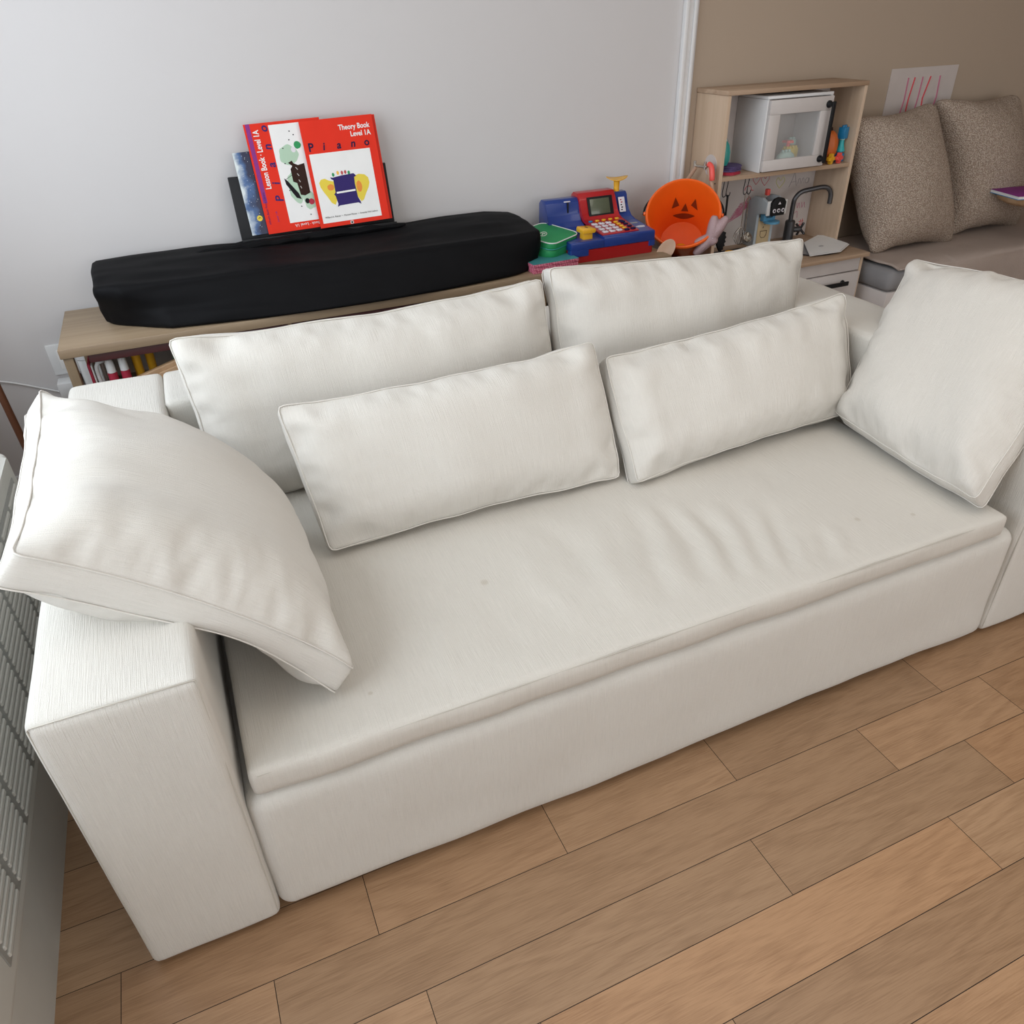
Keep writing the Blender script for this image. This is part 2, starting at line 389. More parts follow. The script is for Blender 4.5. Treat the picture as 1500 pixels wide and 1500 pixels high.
def lettering(name, body, size, loc, rot, mat, parent, depth=0.0002, align='LEFT', shear=0.0, spacing=1.0, sx=1.0, bold=0.0):
    cu = bpy.data.curves.new(name, 'FONT'); cu.body = body; cu.size = size; cu.align_x = align; cu.extrude = depth; cu.offset = bold
    cu.shear = shear; cu.space_character = spacing; cu.resolution_u = 3
    tmp = bpy.data.objects.new('tmp', cu); C.objects.link(tmp)
    dg = bpy.context.evaluated_depsgraph_get(); me = bpy.data.meshes.new_from_object(tmp.evaluated_get(dg))
    bpy.data.objects.remove(tmp, do_unlink=True); bpy.data.curves.remove(cu)
    me.materials.clear(); me.name = name
    o = link(name, me, mat, parent); o.location = loc; o.rotation_euler = rot; o.scale = (sx, 1, 1)
    return o

# surface grid of a box: returns verts (grid ints), quads, face id
def box_surface(nx, ny, nt):
    idx = {}; P = []
    def vid(i, j, k):
        q = (i, j, k)
        if q not in idx: idx[q] = len(P); P.append(q)
        return idx[q]
    Q = []; Fd = []
    for i in range(nx):
        for j in range(ny):
            Q.append((vid(i, j, nt), vid(i+1, j, nt), vid(i+1, j+1, nt), vid(i, j+1, nt))); Fd.append(0)
            Q.append((vid(i, j, 0), vid(i, j+1, 0), vid(i+1, j+1, 0), vid(i+1, j, 0))); Fd.append(1)
    for k in range(nt):
        for i in range(nx):
            Q.append((vid(i, 0, k), vid(i+1, 0, k), vid(i+1, 0, k+1), vid(i, 0, k+1))); Fd.append(2)
            Q.append((vid(i, ny, k), vid(i, ny, k+1), vid(i+1, ny, k+1), vid(i+1, ny, k))); Fd.append(3)
        for j in range(ny):
            Q.append((vid(0, j, k), vid(0, j, k+1), vid(0, j+1, k+1), vid(0, j+1, k))); Fd.append(4)
            Q.append((vid(nx, j, k), vid(nx, j+1, k), vid(nx, j+1, k+1), vid(nx, j, k+1))); Fd.append(5)
    return np.array(P), np.array(Q), np.array(Fd), idx

def inflate(W, H, T, tm, step=0.0125, seed=1, iters=420, pucker=0.965, rough=0.004, droop=0.0):
    """cloth cushion of two panels and a band, filled to mean thickness tm; settles by position based dynamics"""
    nx, ny, nt = max(8, round(W/step)), max(8, round(H/step)), max(2, round(T/step/1.2))
    P, Q, Fd, idx = box_surface(nx, ny, nt)
    rng = np.random.default_rng(seed)
    X0 = np.stack([P[:, 0]/nx*W - W/2, P[:, 1]/ny*H - H/2, P[:, 2]/nt*T - T/2], 1)
    X = X0.copy()
    fu, fv = P[:, 0]/nx, P[:, 1]/ny
    sgn = np.where(P[:, 2] == nt, 1.0, np.where(P[:, 2] == 0, -1.0, 0.0))
    X[:, 2] += sgn*(tm*0.5)*np.sin(np.pi*fu)*np.sin(np.pi*fv)
    # broad random lumps, so every cushion creases its own way
    nn = np.array([noise.noise(Vector((a*7+seed*3.1, b*7, c*2.0))) for a, b, c in zip(X0[:, 0], X0[:, 1], sgn)])
    X[:, 2] += rough*nn*2
    X += rng.normal(0, 0.0006, X.shape)
    e = set()
    def adde(a, b, st):
        if (min(a, b), max(a, b)) not in seen: seen.add((min(a, b), max(a, b))); E.append((a, b)); S.append(st)
    seen = set(); E = []; S = []
    for q in Q.tolist():
        for a, b in ((0, 1), (1, 2), (2, 3), (3, 0)): adde(q[a], q[b], 1.0)
        adde(q[0], q[2], 0.35); adde(q[1], q[3], 0.35)
    for (i, j, k), v in list(idx.items()):
        if k in (0, nt):
            for d in ((2, 0), (0, 2)):
                w = idx.get((i+d[0], j+d[1], k))
                if w is not None: adde(v, w, 0.10)
            for d in ((4, 0), (0, 4)):
                w = idx.get((i+d[0], j+d[1], k))
                if w is not None: adde(v, w, 0.02)
    E = np.array(E); S = np.array(S)
    L0 = np.linalg.norm(X0[E[:, 0]]-X0[E[:, 1]], axis=1)
    onseam = ((P[:, 0] == 0) | (P[:, 0] == nx) | (P[:, 1] == 0) | (P[:, 1] == ny))
    both = onseam[E[:, 0]] & onseam[E[:, 1]]
    L0 = np.where(both, L0*pucker, L0)
    N = len(X); i0, i1 = E[:, 0], E[:, 1]
    wsum = np.bincount(i0, S, N) + np.bincount(i1, S, N)
    Vt = W*H*tm; V = np.zeros_like(X)
    for it in range(iters):
        V *= 0.92
        Xp = X.copy(); X = X + V
        for sub in range(3):
            d = X[i1]-X[i0]; l = np.linalg.norm(d, axis=1)+1e-9
            c = (0.5*S*(l-L0)/l)[:, None]*d
            D = np.stack([np.bincount(i0, c[:, a], N) - np.bincount(i1, c[:, a], N) for a in range(3)], 1)
            X = X + 1.7*D/wsum[:, None]*1.0
        a, b, c_, d_ = X[Q[:, 0]], X[Q[:, 1]], X[Q[:, 2]], X[Q[:, 3]]
        nrm = np.cross(c_-a, d_-b)*0.5; cen = (a+b+c_+d_)/4
        vol = (cen*nrm).sum()/3
        G = np.zeros_like(X)
        for k in range(4):
            for ax in range(3): G[:, ax] += np.bincount(Q[:, k], nrm[:, ax]/4, N)
        lam = (Vt-vol)/((G**2).sum()+1e-12)
        mv = lam*G; ml = np.linalg.norm(mv, axis=1, keepdims=True)
        X = X + mv*np.minimum(1, 0.004/(ml+1e-9))
        if droop: X[:, 1] -= droop*1e-4*np.abs(sgn)*np.sin(np.pi*fu)
        X -= X.mean(0)
        V = X-Xp
    UV = np.zeros((len(Q), 4, 2))
    for fi in range(len(Q)):
        p = P[Q[fi]]
        if Fd[fi] < 2: UV[fi] = np.stack([p[:, 0]/nx*W, p[:, 1]/ny*H], 1)
        elif Fd[fi] < 4: UV[fi] = np.stack([p[:, 0]/nx*W, p[:, 2]/nt*T + H*(Fd[fi] == 3) - T*(Fd[fi] == 2)], 1)
        else: UV[fi] = np.stack([p[:, 2]/nt*T + W*(Fd[fi] == 5), p[:, 1]/ny*H], 1)
    return dict(X=X, Q=Q, UV=UV, idx=idx, n=(nx, ny, nt), W=W, H=H, T=T)

def cushion(name, sim, corners, label, cat, mat='pillow', group=None, bulge=None, seam=True, crease=(0.006, 1), subd=1, fat=0.022):
    """corners: bottom-left, bottom-right, top-right, top-left of the mid-plane in the room"""
    nx, ny, nt = sim['n']; X = sim['X']; idx = sim['idx']; W, H = sim['W'], sim['H']
    def mid(i, j): return (X[idx[(i, j, 0)]]+X[idx[(i, j, nt)]])/2
    c = [mid(0, 0), mid(nx, 0), mid(nx, ny), mid(0, ny)]
    x0 = (c[0][0]+c[3][0])/2; x1 = (c[1][0]+c[2][0])/2; y0 = (c[0][1]+c[1][1])/2; y1 = (c[2][1]+c[3][1])/2
    s = ((X[:, 0]-x0)/(x1-x0))[:, None]; t = ((X[:, 1]-y0)/(y1-y0))[:, None]
    B = [np.array(q, float) for q in corners]
    # creases running in from the seams, a few long soft folds, and a slightly wavy outline
    A, sd = crease
    sc, tc_ = np.clip(s[:, 0], 0, 1), np.clip(t[:, 0], 0, 1)
    face = np.where(np.abs(X[:, 2]) > sim['T']*0.5, np.sign(X[:, 2]), 0.0)
    dz = np.zeros(len(X)); wob = np.zeros((len(X), 2))
    for k in range(len(X)):
        u, v = sc[k]*W, tc_[k]*H; f = face[k]*3.3
        q = 0.0
        for d_, along, w_ in ((v, u, 0.6), (H-v, u, 1.0), (u, v, 0.8), (W-u, v, 0.8)):
            e_ = math.exp(-(d_/(0.075 if w_ < 1 else 0.11))**1.3)
            q += w_*e_*noise.noise(Vector((along*15, d_*3.5, sd+f+w_*7)))
        q += 0.7*noise.noise(Vector((u*6+v*2.5, v*2.6-u*1.2, sd*1.7+f)))
        dz[k] = 1.35*A*q
        wob[k] = (noise.noise(Vector((v*9, sd*2.1, 0.3))), noise.noise(Vector((u*9, sd*1.3, 5.3))))
    X = X.copy(); X[:, 2] += dz*np.where(face == 0, 0, face)
    s = s+(0.006/W*wob[:, :1]); t = t+(0.006/H*wob[:, 1:])
    s0 = s.copy()
    s = 0.5+(s-0.5)*(1+fat*np.sin(np.pi*np.clip(t, 0, 1))); t = 0.5+(t-0.5)*(1+fat*1.3*np.sin(np.pi*np.clip(s0, 0, 1)))
    pos = B[0]*(1-s)*(1-t)+B[1]*s*(1-t)+B[2]*s*t+B[3]*(1-s)*t
    nrm = np.cross((B[1]-B[0])+(B[2]-B[3]), (B[3]-B[0])+(B[2]-B[1])); nrm = nrm/np.linalg.norm(nrm)
    pos = pos + X[:, 2:3]*nrm
    if bulge is not None:
        pos = pos + bulge(np.clip(s, 0, 1), np.clip(t, 0, 1), X[:, 2:3])
    org = pos.mean(0); loc = np.array([org[0], org[1], pos[:, 2].min()])
    me = bpy.data.meshes.new(name); me.from_pydata((pos-loc).tolist(), [], sim['Q'].tolist()); me.update()
    uvl = me.uv_layers.new(name='UVMap'); uvl.data.foreach_set('uv', sim['UV'].reshape(-1).astype(np.float32))
    me.polygons.foreach_set('use_smooth', [True]*len(me.polygons))
    root = link(name, me, mat); root.location = loc
    md = root.modifiers.new('subdivision', 'SUBSURF'); md.levels = subd; md.render_levels = subd
    tag(root, label, cat, group)
    if seam:
        for k in (nt, 0):
            loop = [(i, 0, k) for i in range(nx)] + [(nx, j, k) for j in range(ny)] + [(i, ny, k) for i in range(nx, 0, -1)] + [(0, j, k) for j in range(ny, 0, -1)]
            cn = pos-loc
            pts = [Vector(cn[idx[q]]) for q in loop]
            m_ = [(pts[i-1]+pts[i]*2+pts[(i+1) % len(pts)])/4 for i in range(len(pts))]
            bm = bmesh.new(); add_tube(bm, m_+m_[:1], 0.0017, 6, caps=False)
            bm_obj('piping', bm, mat, root, angle=80)
    return root

def soft_box(name, x0, x1, y0, y1, z0, z1, r, mat, parent=None, puff=(0, 0, 0), step=0.02, seed=0, wob=0.002, slub='z', deform=None):
    """upholstered block: rounded edges, slightly padded faces, metre UVs with the threads along slub"""
    L = (x1-x0, y1-y0, z1-z0); n = [max(4, round(l/step)) for l in L]
    P, Q, Fd, idx = box_surface(*n)
    o = np.array([x0, y0, z0]); Lm = np.array(L); f = P/np.array(n)
    # crowd samples near the edges so the rounding is clean
    f = f + np.sin(2*np.pi*f)*(-1/(2*np.pi))*0.55
    X = o + f*Lm; c = o+Lm/2
    inner = np.clip(X, o+r, o+Lm-r); d = X-inner; l = np.linalg.norm(d, axis=1, keepdims=True)+1e-9
    nr = d/l; Xr = inner + nr*r
    g = np.sin(np.pi*f)
    for ax in range(3):
        b, c2 = [k for k in range(3) if k != ax]
        w = np.abs(nr[:, ax])**2*np.sign(nr[:, ax])
        Xr[:, ax] += w*puff[ax]*np.power(np.abs(g[:, b]*g[:, c2]), 0.6)
    if wob:
        for i in range(len(Xr)):
            q = Vector(Xr[i])*6; q.z += seed
            Xr[i] += nr[i]*noise.noise(q)*wob
    if deform is not None: Xr = deform(Xr, f, nr)
    me = bpy.data.meshes.new(name)
    loc = np.zeros(3)
    if parent is None: loc = np.array([c[0], c[1], z0])
    me.from_pydata((Xr-loc).tolist(), [], Q.tolist()); me.update()
    uvl = me.uv_layers.new(name='UVMap')
    ax_of = {0: 2, 1: 2, 2: 1, 3: 1, 4: 0, 5: 0}
    UV = np.zeros((len(Q), 4, 2))
    for fi in range(len(Q)):
        a = ax_of[int(Fd[fi])]; rest = [k for k in range(3) if k != a]
        pref = {'x': 0, 'y': 1, 'z': 2}[slub]
        if a == 2: u, v = 0, 1
        elif a == 1: u, v = 0, 2
        else: u, v = 1, 2
        if a == 2 and slub == 'x': u, v = 1, 0
        p = X[Q[fi]]; UV[fi] = np.stack([p[:, u]-o[u], p[:, v]-o[v]], 1)
    uvl.data.foreach_set('uv', UV.reshape(-1).astype(np.float32))
    me.polygons.foreach_set('use_smooth', [True]*len(me.polygons))
    ob = link(name, me, mat, parent); ob.location = loc if parent is None else (0, 0, 0)
    return ob

# ================================================================== the room
def structure(o): return tag(o, kind='structure')
def plank_floor():
    rows_y = 0.133; y_top = 0.024; xs0, xs1, ys0, ys1 = -0.5, 6.6, -3.45, 2.05
    known = {0: [0.81, 1.245], 1: [0.20, 1.60, 2.015], 2: [1.178, 1.807], 3: [0.62, 1.60], -1: [0.5, 1.3, 2.1], 4: [0.93, 1.9], 5: [0.35, 1.2]}
    rng = random.Random(11); V = []; Fc = []; col = []; uvs = []; g = 0.0007
    for rrow in range(-16, 27):
        ya = y_top-rrow*rows_y; yb = ya-rows_y
        ya_, yb_ = min(ya, ys1), max(yb, ys0)
        if ya_ <= yb_: continue
        js = list(known.get(rrow, [rng.uniform(0.2, 0.8)]))
        x = js[0]
        while x > xs0: x -= rng.uniform(0.38, 0.75); js.insert(0, x)
        x = js[-1]
        while x < xs1: x += rng.uniform(0.38, 0.75); js.append(x)
        for a, b in zip(js[:-1], js[1:]):
            a_, b_ = max(a, xs0), min(b, xs1)
            if b_ <= a_: continue
            k = len(V)
            V += [(a_+g, yb_+g, 0), (b_-g, yb_+g, 0), (b_-g, ya_-g, 0), (a_+g, ya_-g, 0)]
            Fc.append((k, k+1, k+2, k+3))
            t = rng.uniform(0.84, 1.10); w = rng.uniform(-0.04, 0.05)
            col.append((t*(1+w), t, t*(1-w), 1)); ox, oy = rng.uniform(0, 50), rng.uniform(0, 50)
            uvs.append([(p[0]+ox, p[1]+oy) for p in V[k:k+4]])
    n = len(Fc); k = len(V)
    V += [(xs0, ys0, -0.0015), (xs1, ys0, -0.0015), (xs1, ys1, -0.0015), (xs0, ys1, -0.0015), (xs0, ys0, -0.05), (xs1, ys0, -0.05), (xs1, ys1, -0.05), (xs0, ys1, -0.05)]
    Fc += [(k, k+1, k+2, k+3), (k+7, k+6, k+5, k+4), (k, k+4, k+5, k+1), (k+1, k+5, k+6, k+2), (k+2, k+6, k+7, k+3), (k+3, k+7, k+4, k)]
    me = bpy.data.meshes.new('floor'); me.from_pydata(V, [], Fc); me.update()
    o = link('floor', me, floor_mat()); me.materials.append(M['brown_dark'])
    me.uv_layers.new(name='UVMap'); me.color_attributes.new('plank', 'FLOAT_COLOR', 'CORNER')
    u = me.uv_layers['UVMap']; a = me.color_attributes['plank']
    for i, p in enumerate(me.polygons):
        for q, li in enumerate(p.loop_indices):
            a.data[li].color = col[i] if i < n else (0.3, 0.3, 0.3, 1)
            if i < n: u.data[li].uv = uvs[i][q]
        if i >= n: p.material_index = 1
    return structure(o)
plank_floor()
structure(box('wall_back', -0.48, 2.47, 2.05, 2.15, 0, 2.62, 'wall', bev=0))
structure(box('wall_back_right', 2.47, 6.6, 2.05, 2.15, 0, 2.62, 'wall_beige', bev=0))  # right stretch coloured darker and browner than the rest of the back wall
structure(box('ceiling', -0.58, 6.7, -3.55, 2.15, 2.62, 2.70, 'ceiling', bev=0))
structure(box('wall_right', 6.6, 6.7, -3.45, 2.15, 0, 2.62, 'wall_beige', bev=0))
# left wall with its window opening over the convector
bm = bmesh.new()
for b_ in ((-3.45, -1.05, 0, 2.62), (1.72, 2.05, 0, 2.62), (-1.05, 1.72, 0, 0.82), (-1.05, 1.72, 2.42, 2.62)):
    add_box(bm, -0.58, -0.48, b_[0], b_[1], b_[2], b_[3])
structure(bm_obj('wall_left', bm, 'wall'))
bm = bmesh.new()
for y0, y1, z0, z1 in ((-1.05, 1.72, 0.82, 0.87), (-1.05, 1.72, 2.37, 2.42), (-1.05, -1.0, 0.82, 2.42), (1.67, 1.72, 0.82, 2.42), (0.31, 0.36, 0.82, 2.42)):
    add_box(bm, -0.56, -0.51, y0, y1, z0, z1, 0.003)
structure(bm_obj('window_1', bm, 'white'))
# front wall behind the photographer, with a wide opening
bm = bmesh.new()
for b_ in ((-0.58, -0.15, 0, 2.62), (4.6, 6.7, 0, 2.62), (-0.15, 4.6, 0, 0.4), (-0.15, 4.6, 2.45, 2.62)):
    add_box(bm, b_[0], b_[1], -3.55, -3.45, b_[2], b_[3])
structure(bm_obj('wall_front', bm, 'wall'))
# white casing strip on the back wall beside the play kitchen
bm = bmesh.new()
add_box(bm, 2.395, 2.412, 2.026, 2.05, 0, 2.62, 0.003); add_box(bm, 2.412, 2.437, 2.036, 2.05, 0, 2.62, 0.003); add_box(bm, 2.437, 2.452, 2.030, 2.05, 0, 2.62, 0.003)
structure(bm_obj('trim_1', bm, 'white'))
structure(box('baseboard_back', -0.48, 2.39, 2.035, 2.05, 0, 0.09, 'white'))

# ================================================================== sofa
H, WA, D, L, ZB = 0.668, 0.237, 1.301, 2.387, 0.353
sofa = room_thing('sofa', (L/2, 0.65, 0), 'long ivory linen sofa with wide square arms, standing on the oak floor', 'sofa')
def arm_def(side):
    def f(X, g, n):
        X = X.copy()
        # outer face leans in a little towards the floor, the hem pulls in
        return X
    return f
soft_box('arm', 0, WA, 0, D, 0.012, H, 0.016, 'sofa', sofa, puff=(0.004, 0.004, 0.006), step=0.018, seed=1, wob=0.003, slub='z')
soft_box('arm', L-WA, L, 0, D, 0.012, H, 0.016, 'sofa', sofa, puff=(0.004, 0.004, 0.006), step=0.02, seed=5, wob=0.003, slub='z')
soft_box('back_frame', WA-0.001, L-WA+0.001, 1.065, D, 0.012, H, 0.016, 'sofa', sofa, puff=(0, 0.006, 0.004), step=0.025, seed=9, wob=0.003, slub='z')
def base_def(X, g, n):
    X = X.copy()
    low = np.clip(1-(X[:, 2]-0.01)/0.12, 0, 1)
    X[:, 1] += -0.006*low*(X[:, 1] < 0.2)
    X[:, 2] += 0.005*low*np.sin(X[:, 0]*5.1)*(X[:, 2] < 0.05)
    return X
soft_box('base', WA-0.002, L-WA+0.002, 0.003, 1.09, 0.014, ZB, 0.034, 'sofa', sofa, puff=(0, 0.008, 0.0), step=0.022, seed=3, wob=0.004, slub='z', deform=base_def)
# stitched seams around the arm fronts
def arm_seam(x0, x1):
    r = 0.0085; y = 0.0035
    p = [(x0+r-0.003, y, 0.03), (x0+r-0.003, y, H-0.10), (x0+r-0.003, y, H-r+0.001), (x0+r, y, H-r+0.004), ((x0+x1)/2, y-0.0025, H-r+0.0065), (x1-r, y, H-r+0.004), (x1-r+0.003, y, H-r+0.001), (x1-r+0.003, y, H-0.10), (x1-r+0.003, y, 0.03)]
    tube('seam', [Vector(q) for q in p], 0.0013, 'seam', sofa, 6)
arm_seam(0, WA); arm_seam(L-WA, L)

# ------------------------------------------------------------------ seat cushion
def seg_fold(u, v, u0, v0, u1, v1, w, amp):
    du, dv = u1-u0, v1-v0; ll = du*du+dv*dv
    t = np.clip(((u-u0)*du+(v-v0)*dv)/ll, -0.3, 1.3); px, py = u0+t*du, v0+t*dv
    d2 = (u-px)**2+(v-py)**2; e = np.clip(1-((np.clip(t, 0, 1)-0.5)*2)**4, 0, 1)
    return amp*np.exp(-d2/(w*w))*e
def seat_def(X, g, n):
    X = X.copy(); u = X[:, 0]; v = X[:, 1]; top = (n[:, 2] > 0.25)*1.0
    fx = np.clip((u-0.256)/1.83, 0, 1); fy = np.clip((v-0.01)/1.04, 0, 1)
    crown = 0.024*np.power(np.clip(np.sin(np.pi*fx), 0, 1), 0.35)*np.power(np.clip(np.sin(np.pi*np.clip(fy*0.5+0.0, 0, 1)), 0, 1), 0.75)
    fold = np.zeros(len(X))
    jit = np.array([noise.noise(Vector((a*5, b*7, 9.1))) for a, b in zip(u, v)])*0.030
    for a in ((1.262, 0.45, 1.155, 0.08, .020, -.006), (1.30, 0.44, 1.20, 0.08, .020, .005), (1.345, 0.42, 1.255, 0.09, .018, -.006),
              (1.385, 0.40, 1.290, 0.08, .018, .006), (1.425, 0.38, 1.325, 0.07, .018, -.006), (1.470, 0.36, 1.365, 0.07, .017, .0055),
              (1.512, 0.34, 1.405, 0.07, .016, -.006), (1.548, 0.32, 1.440, 0.07, .015, .005), (1.582, 0.29, 1.478, 0.06, .015, -.0055),
              (1.552, 0.17, 1.495, 0.05, .010, .005), (1.630, 0.17, 1.560, 0.05, .012, -.005), (1.662, 0.15, 1.600, 0.05, .011, .004),
              (1.13, 0.42, 1.075, 0.09, .024, .004), (1.02, 0.50, 1.04, 0.20, .026, -.004), (0.92, 0.40, 0.93, 0.08, .024, .003),
              (0.80, 0.30, 0.79, 0.06, .020, -.0025), (0.68, 0.26, 0.66, 0.06, .020, .0025), (1.70, 0.46, 1.62, 0.30, .03, -.003)):
        fold += seg_fold(u+jit, v+jit*0.6, *a)*(0.65+0.7*((a[0]*37.7) % 1))
    lump = np.array([noise.noise(Vector((a*4, b*5, 2.2))) for a, b in zip(u, v)])*0.006
    X[:, 2] += top*(crown+1.3*fold+lump*np.sin(np.pi*fx))
    fr = (n[:, 1] < -0.3)
    X[:, 1] += fr*np.array([noise.noise(Vector((a*7, b*9, 7.7))) for a, b in zip(u, X[:, 2])])*0.006
    X[:, 1] -= fr*0.004
    return X
seat = soft_box('seat_cushion', 0.254, 2.088, 0.010, 1.05, ZB+0.001, 0.417, 0.014, 'seat', None, puff=(0, 0.004, 0), step=0.013, seed=4, wob=0.002, slub='y', deform=seat_def)
tag(seat, 'long flat ivory bench seat cushion lying on the sofa base between the two arms', 'cushion')
tube('piping', [Vector(p)-seat.location for p in smooth_path([(0.270, 0.0105, 0.4075), (0.7, 0.0065, 0.412), (1.2, 0.0060, 0.412), (1.7, 0.0065, 0.412), (2.075, 0.0105, 0.4075)], 10)], 0.0012, 'seam', seat, 6)

# ------------------------------------------------------------------ loose cushions
simB = inflate(0.98, 0.52, 0.055, 0.145, step=0.0155, seed=3, iters=300, pucker=0.955)
simB2 = inflate(0.96, 0.52, 0.055, 0.14, step=0.0155, seed=11, iters=300, pucker=0.955)
cushion('back_cushion', simB, [(0.330, 0.90, 0.425), (1.285, 0.90, 0.425), (1.288, 1.035, 0.842), (0.292, 1.035, 0.838)],
        'ivory back cushion on the left half of the sofa, leaning on the backrest', 'cushion', group='back cushions', crease=(0.016, 3))
cushion('back_cushion', simB2, [(1.325, 0.90, 0.425), (2.145, 0.90, 0.425), (2.225, 1.04, 0.842), (1.314, 1.04, 0.868)],
        'ivory back cushion on the right half of the sofa, nearest the play kitchen', 'cushion', group='back cushions', crease=(0.015, 12))
simL = inflate(0.80, 0.42, 0.045, 0.115, step=0.0135, seed=5, iters=300, pucker=0.96)
simL2 = inflate(0.82, 0.40, 0.05, 0.115, step=0.0135, seed=17, iters=300, pucker=0.955)
cushion('lumbar_pillow', simL, [(0.520, 0.555, 0.442), (1.290, 0.555, 0.442), (1.302, 0.745, 0.748), (0.488, 0.745, 0.736)],
        'oblong ivory lumbar pillow left of centre, leaning on the left back cushion', 'pillow', group='lumbar pillows', crease=(0.010, 31))
cushion('lumbar_pillow', simL2, [(1.312, 0.505, 0.444), (2.090, 0.565, 0.448), (2.140, 0.745, 0.748), (1.330, 0.735, 0.700)],
        'oblong ivory lumbar pillow right of centre, leaning on the right back cushion', 'pillow', group='lumbar pillows', crease=(0.014, 47))
simP = inflate(0.66, 0.66, 0.06, 0.155, step=0.0145, seed=8, iters=320, pucker=0.955)
simP2 = inflate(0.62, 0.62, 0.055, 0.14, step=0.0145, seed=21, iters=320, pucker=0.945)
def draped(s, t, z):      # the pillow sags over the edge of the arm: its middle stays high, both ends hang
    n = np.array([[0.66, 0.05, 0.75]])
    up = 0.020*np.sin(np.pi*t**0.8)**0.8 - 0.030*np.exp(-((s-0.92)/0.22)**2-((t-0.80)/0.16)**2)
    back = 0.012*np.exp(-((s-0.80)/0.30)**2)*np.sin(np.pi*np.clip(t, 0, 1))**0.7
    front = np.clip(z, 0, None)*0.12 + np.clip(-z, 0, None)*0.60*np.exp(-((t-0.36)/0.20)**2)
    return (up+back+front)*n
cushion('corner_pillow', simP, [(0.452, 0.105, 0.462), (0.41, 0.70, 0.470), (0.018, 0.765, 0.850), (0.020, 0.150, 0.838)],
        'big square ivory pillow flopped over the left arm, its corner hanging past the arm', 'pillow', group='square corner pillows', bulge=draped, crease=(0.016, 5))
cushion('corner_pillow', simP2, [(2.035, 0.545, 0.462), (2.005, 0.040, 0.455), (2.405, 0.16, 0.845), (2.425, 0.735, 0.805)],
        'big square ivory pillow propped on its corner against the right arm', 'pillow', group='square corner pillows', crease=(0.020, 77), fat=0.07)

# ================================================================== convector, pole, cord, outlet (left)
cv = room_thing('convector', (-0.33, 0.45, 0), 'grey-white convector cover with louvred grille, standing on the floor left of the sofa', 'heater')
YA, YB = -0.22, 1.14
bm = bmesh.new()
add_prism(bm, rrect(-0.475, -0.172, YA+0.02, YB, 0.03), 0.0, 0.22, xy); bm_obj('body', bm, 'conv', cv)
def plan_round(x0, x1, y0, y1, r, n=8):
    o = [(x0, y0)]
    for k in range(n+1):
        a = R(-90+90*k/n); o.append((x1-r+r*math.cos(a), y0+r+r*math.sin(a)))
    for k in range(n+1):
        a = R(90*k/n); o.append((x1-r+r*math.cos(a), y1-r+r*math.sin(a)))
    o.append((x0, y1)); return o
bm = bmesh.new(); add_prism(bm, plan_round(-0.475, -0.150, YA, YB, 0.07), 0.225, 0.60, xy)
bmesh.ops.bevel(bm, geom=[e for e in bm.edges if abs(e.verts[0].co.z-e.verts[1].co.z) < 1e-6], offset=0.012, segments=3, profile=0.5, affect='EDGES')
cover_ = bm_obj('cover', bm, 'conv', cv)
bm = bmesh.new(); add_box(bm, -0.152, -0.1475, YA+0.16, YB-0.10, 0.255, 0.56, 0.001); bm_obj('grille', bm, 'conv_dark', cv)
bm = bmesh.new()
ncol = 8; wcol = (YB-0.10-(YA+0.16))/ncol
for c_ in range(ncol):
    y0 = YA+0.16+c_*wcol+0.010
    for k in range(15):
        z = 0.264+k*0.0195
        add_box(bm, -0.150, -0.1440, y0, y0+wcol-0.020, z, z+0.0115, 0.002, 1)
lv = bm_obj('louvres', bm, 'conv', cv)
pole = tube('wooden_pole', [Vector((0, 0, 0)), Vector((-0.035, 0, 1.1))], 0.011, 'brown_wood', None, 8)
pole.location = (-0.215, 1.62, 0.0)
pole.scale = (1.0, 1.0, 1.0)
tag(pole, 'thin dark brown wooden pole standing behind the convector by the left wall', 'pole')
cord = tube('wall_cable', smooth_path([(-0.47, 0, 0.16), (-0.30, 0, 0.115), (-0.12, 0, 0.035), (0.0, 0, 0.0)], 8), 0.0035, 'white_pl', None, 8)
cord.location = (0.0, 2.043, 0.335)
tag(cord, 'thin white cord running down the back wall in the left corner', 'cord')
def outlet(z, lab):
    o = room_thing('wall_outlet', (-0.1, 2.045, z), lab, 'outlet')
    box('plate', -0.147, -0.055, 2.040, 2.05, z-0.055, z+0.055, 'white_pl', o, bev=0.003)
    box('socket', -0.118, -0.084, 2.037, 2.041, z-0.035, z+0.035, 'paper', o, bev=0.002)
    return o
outlet(0.50, 'white wall outlet plate beside the left end of the sideboard')
ad = room_thing('power_adapter', (-0.10, 2.02, 0.37), 'white power adapter block below the wall outlet, left of the sideboard', 'adapter')
box('body', -0.145, -0.07, 1.985, 2.05, 0.375, 0.432, 'white_pl', ad, bev=0.006)
tube('prong_cover', [(-0.11, 1.975, 0.372), (-0.085, 1.972, 0.368)], 0.004, 'grey', ad)
bc = room_thing('black_power_cord', (-0.05, 1.93, 0.3), 'black plug and cord hanging beside the left post of the sideboard', 'cord')
box('plug', -0.078, -0.056, 1.93, 1.985, 0.43, 0.462, 'black', bc, bev=0.005)
tube('cord', smooth_path([(-0.066, 1.94, 0.44), (-0.060, 1.90, 0.40), (-0.058, 1.88, 0.30), (-0.058, 1.87, 0.15), (-0.056, 1.80, 0.006)], 6), 0.006, 'black', bc, 8)

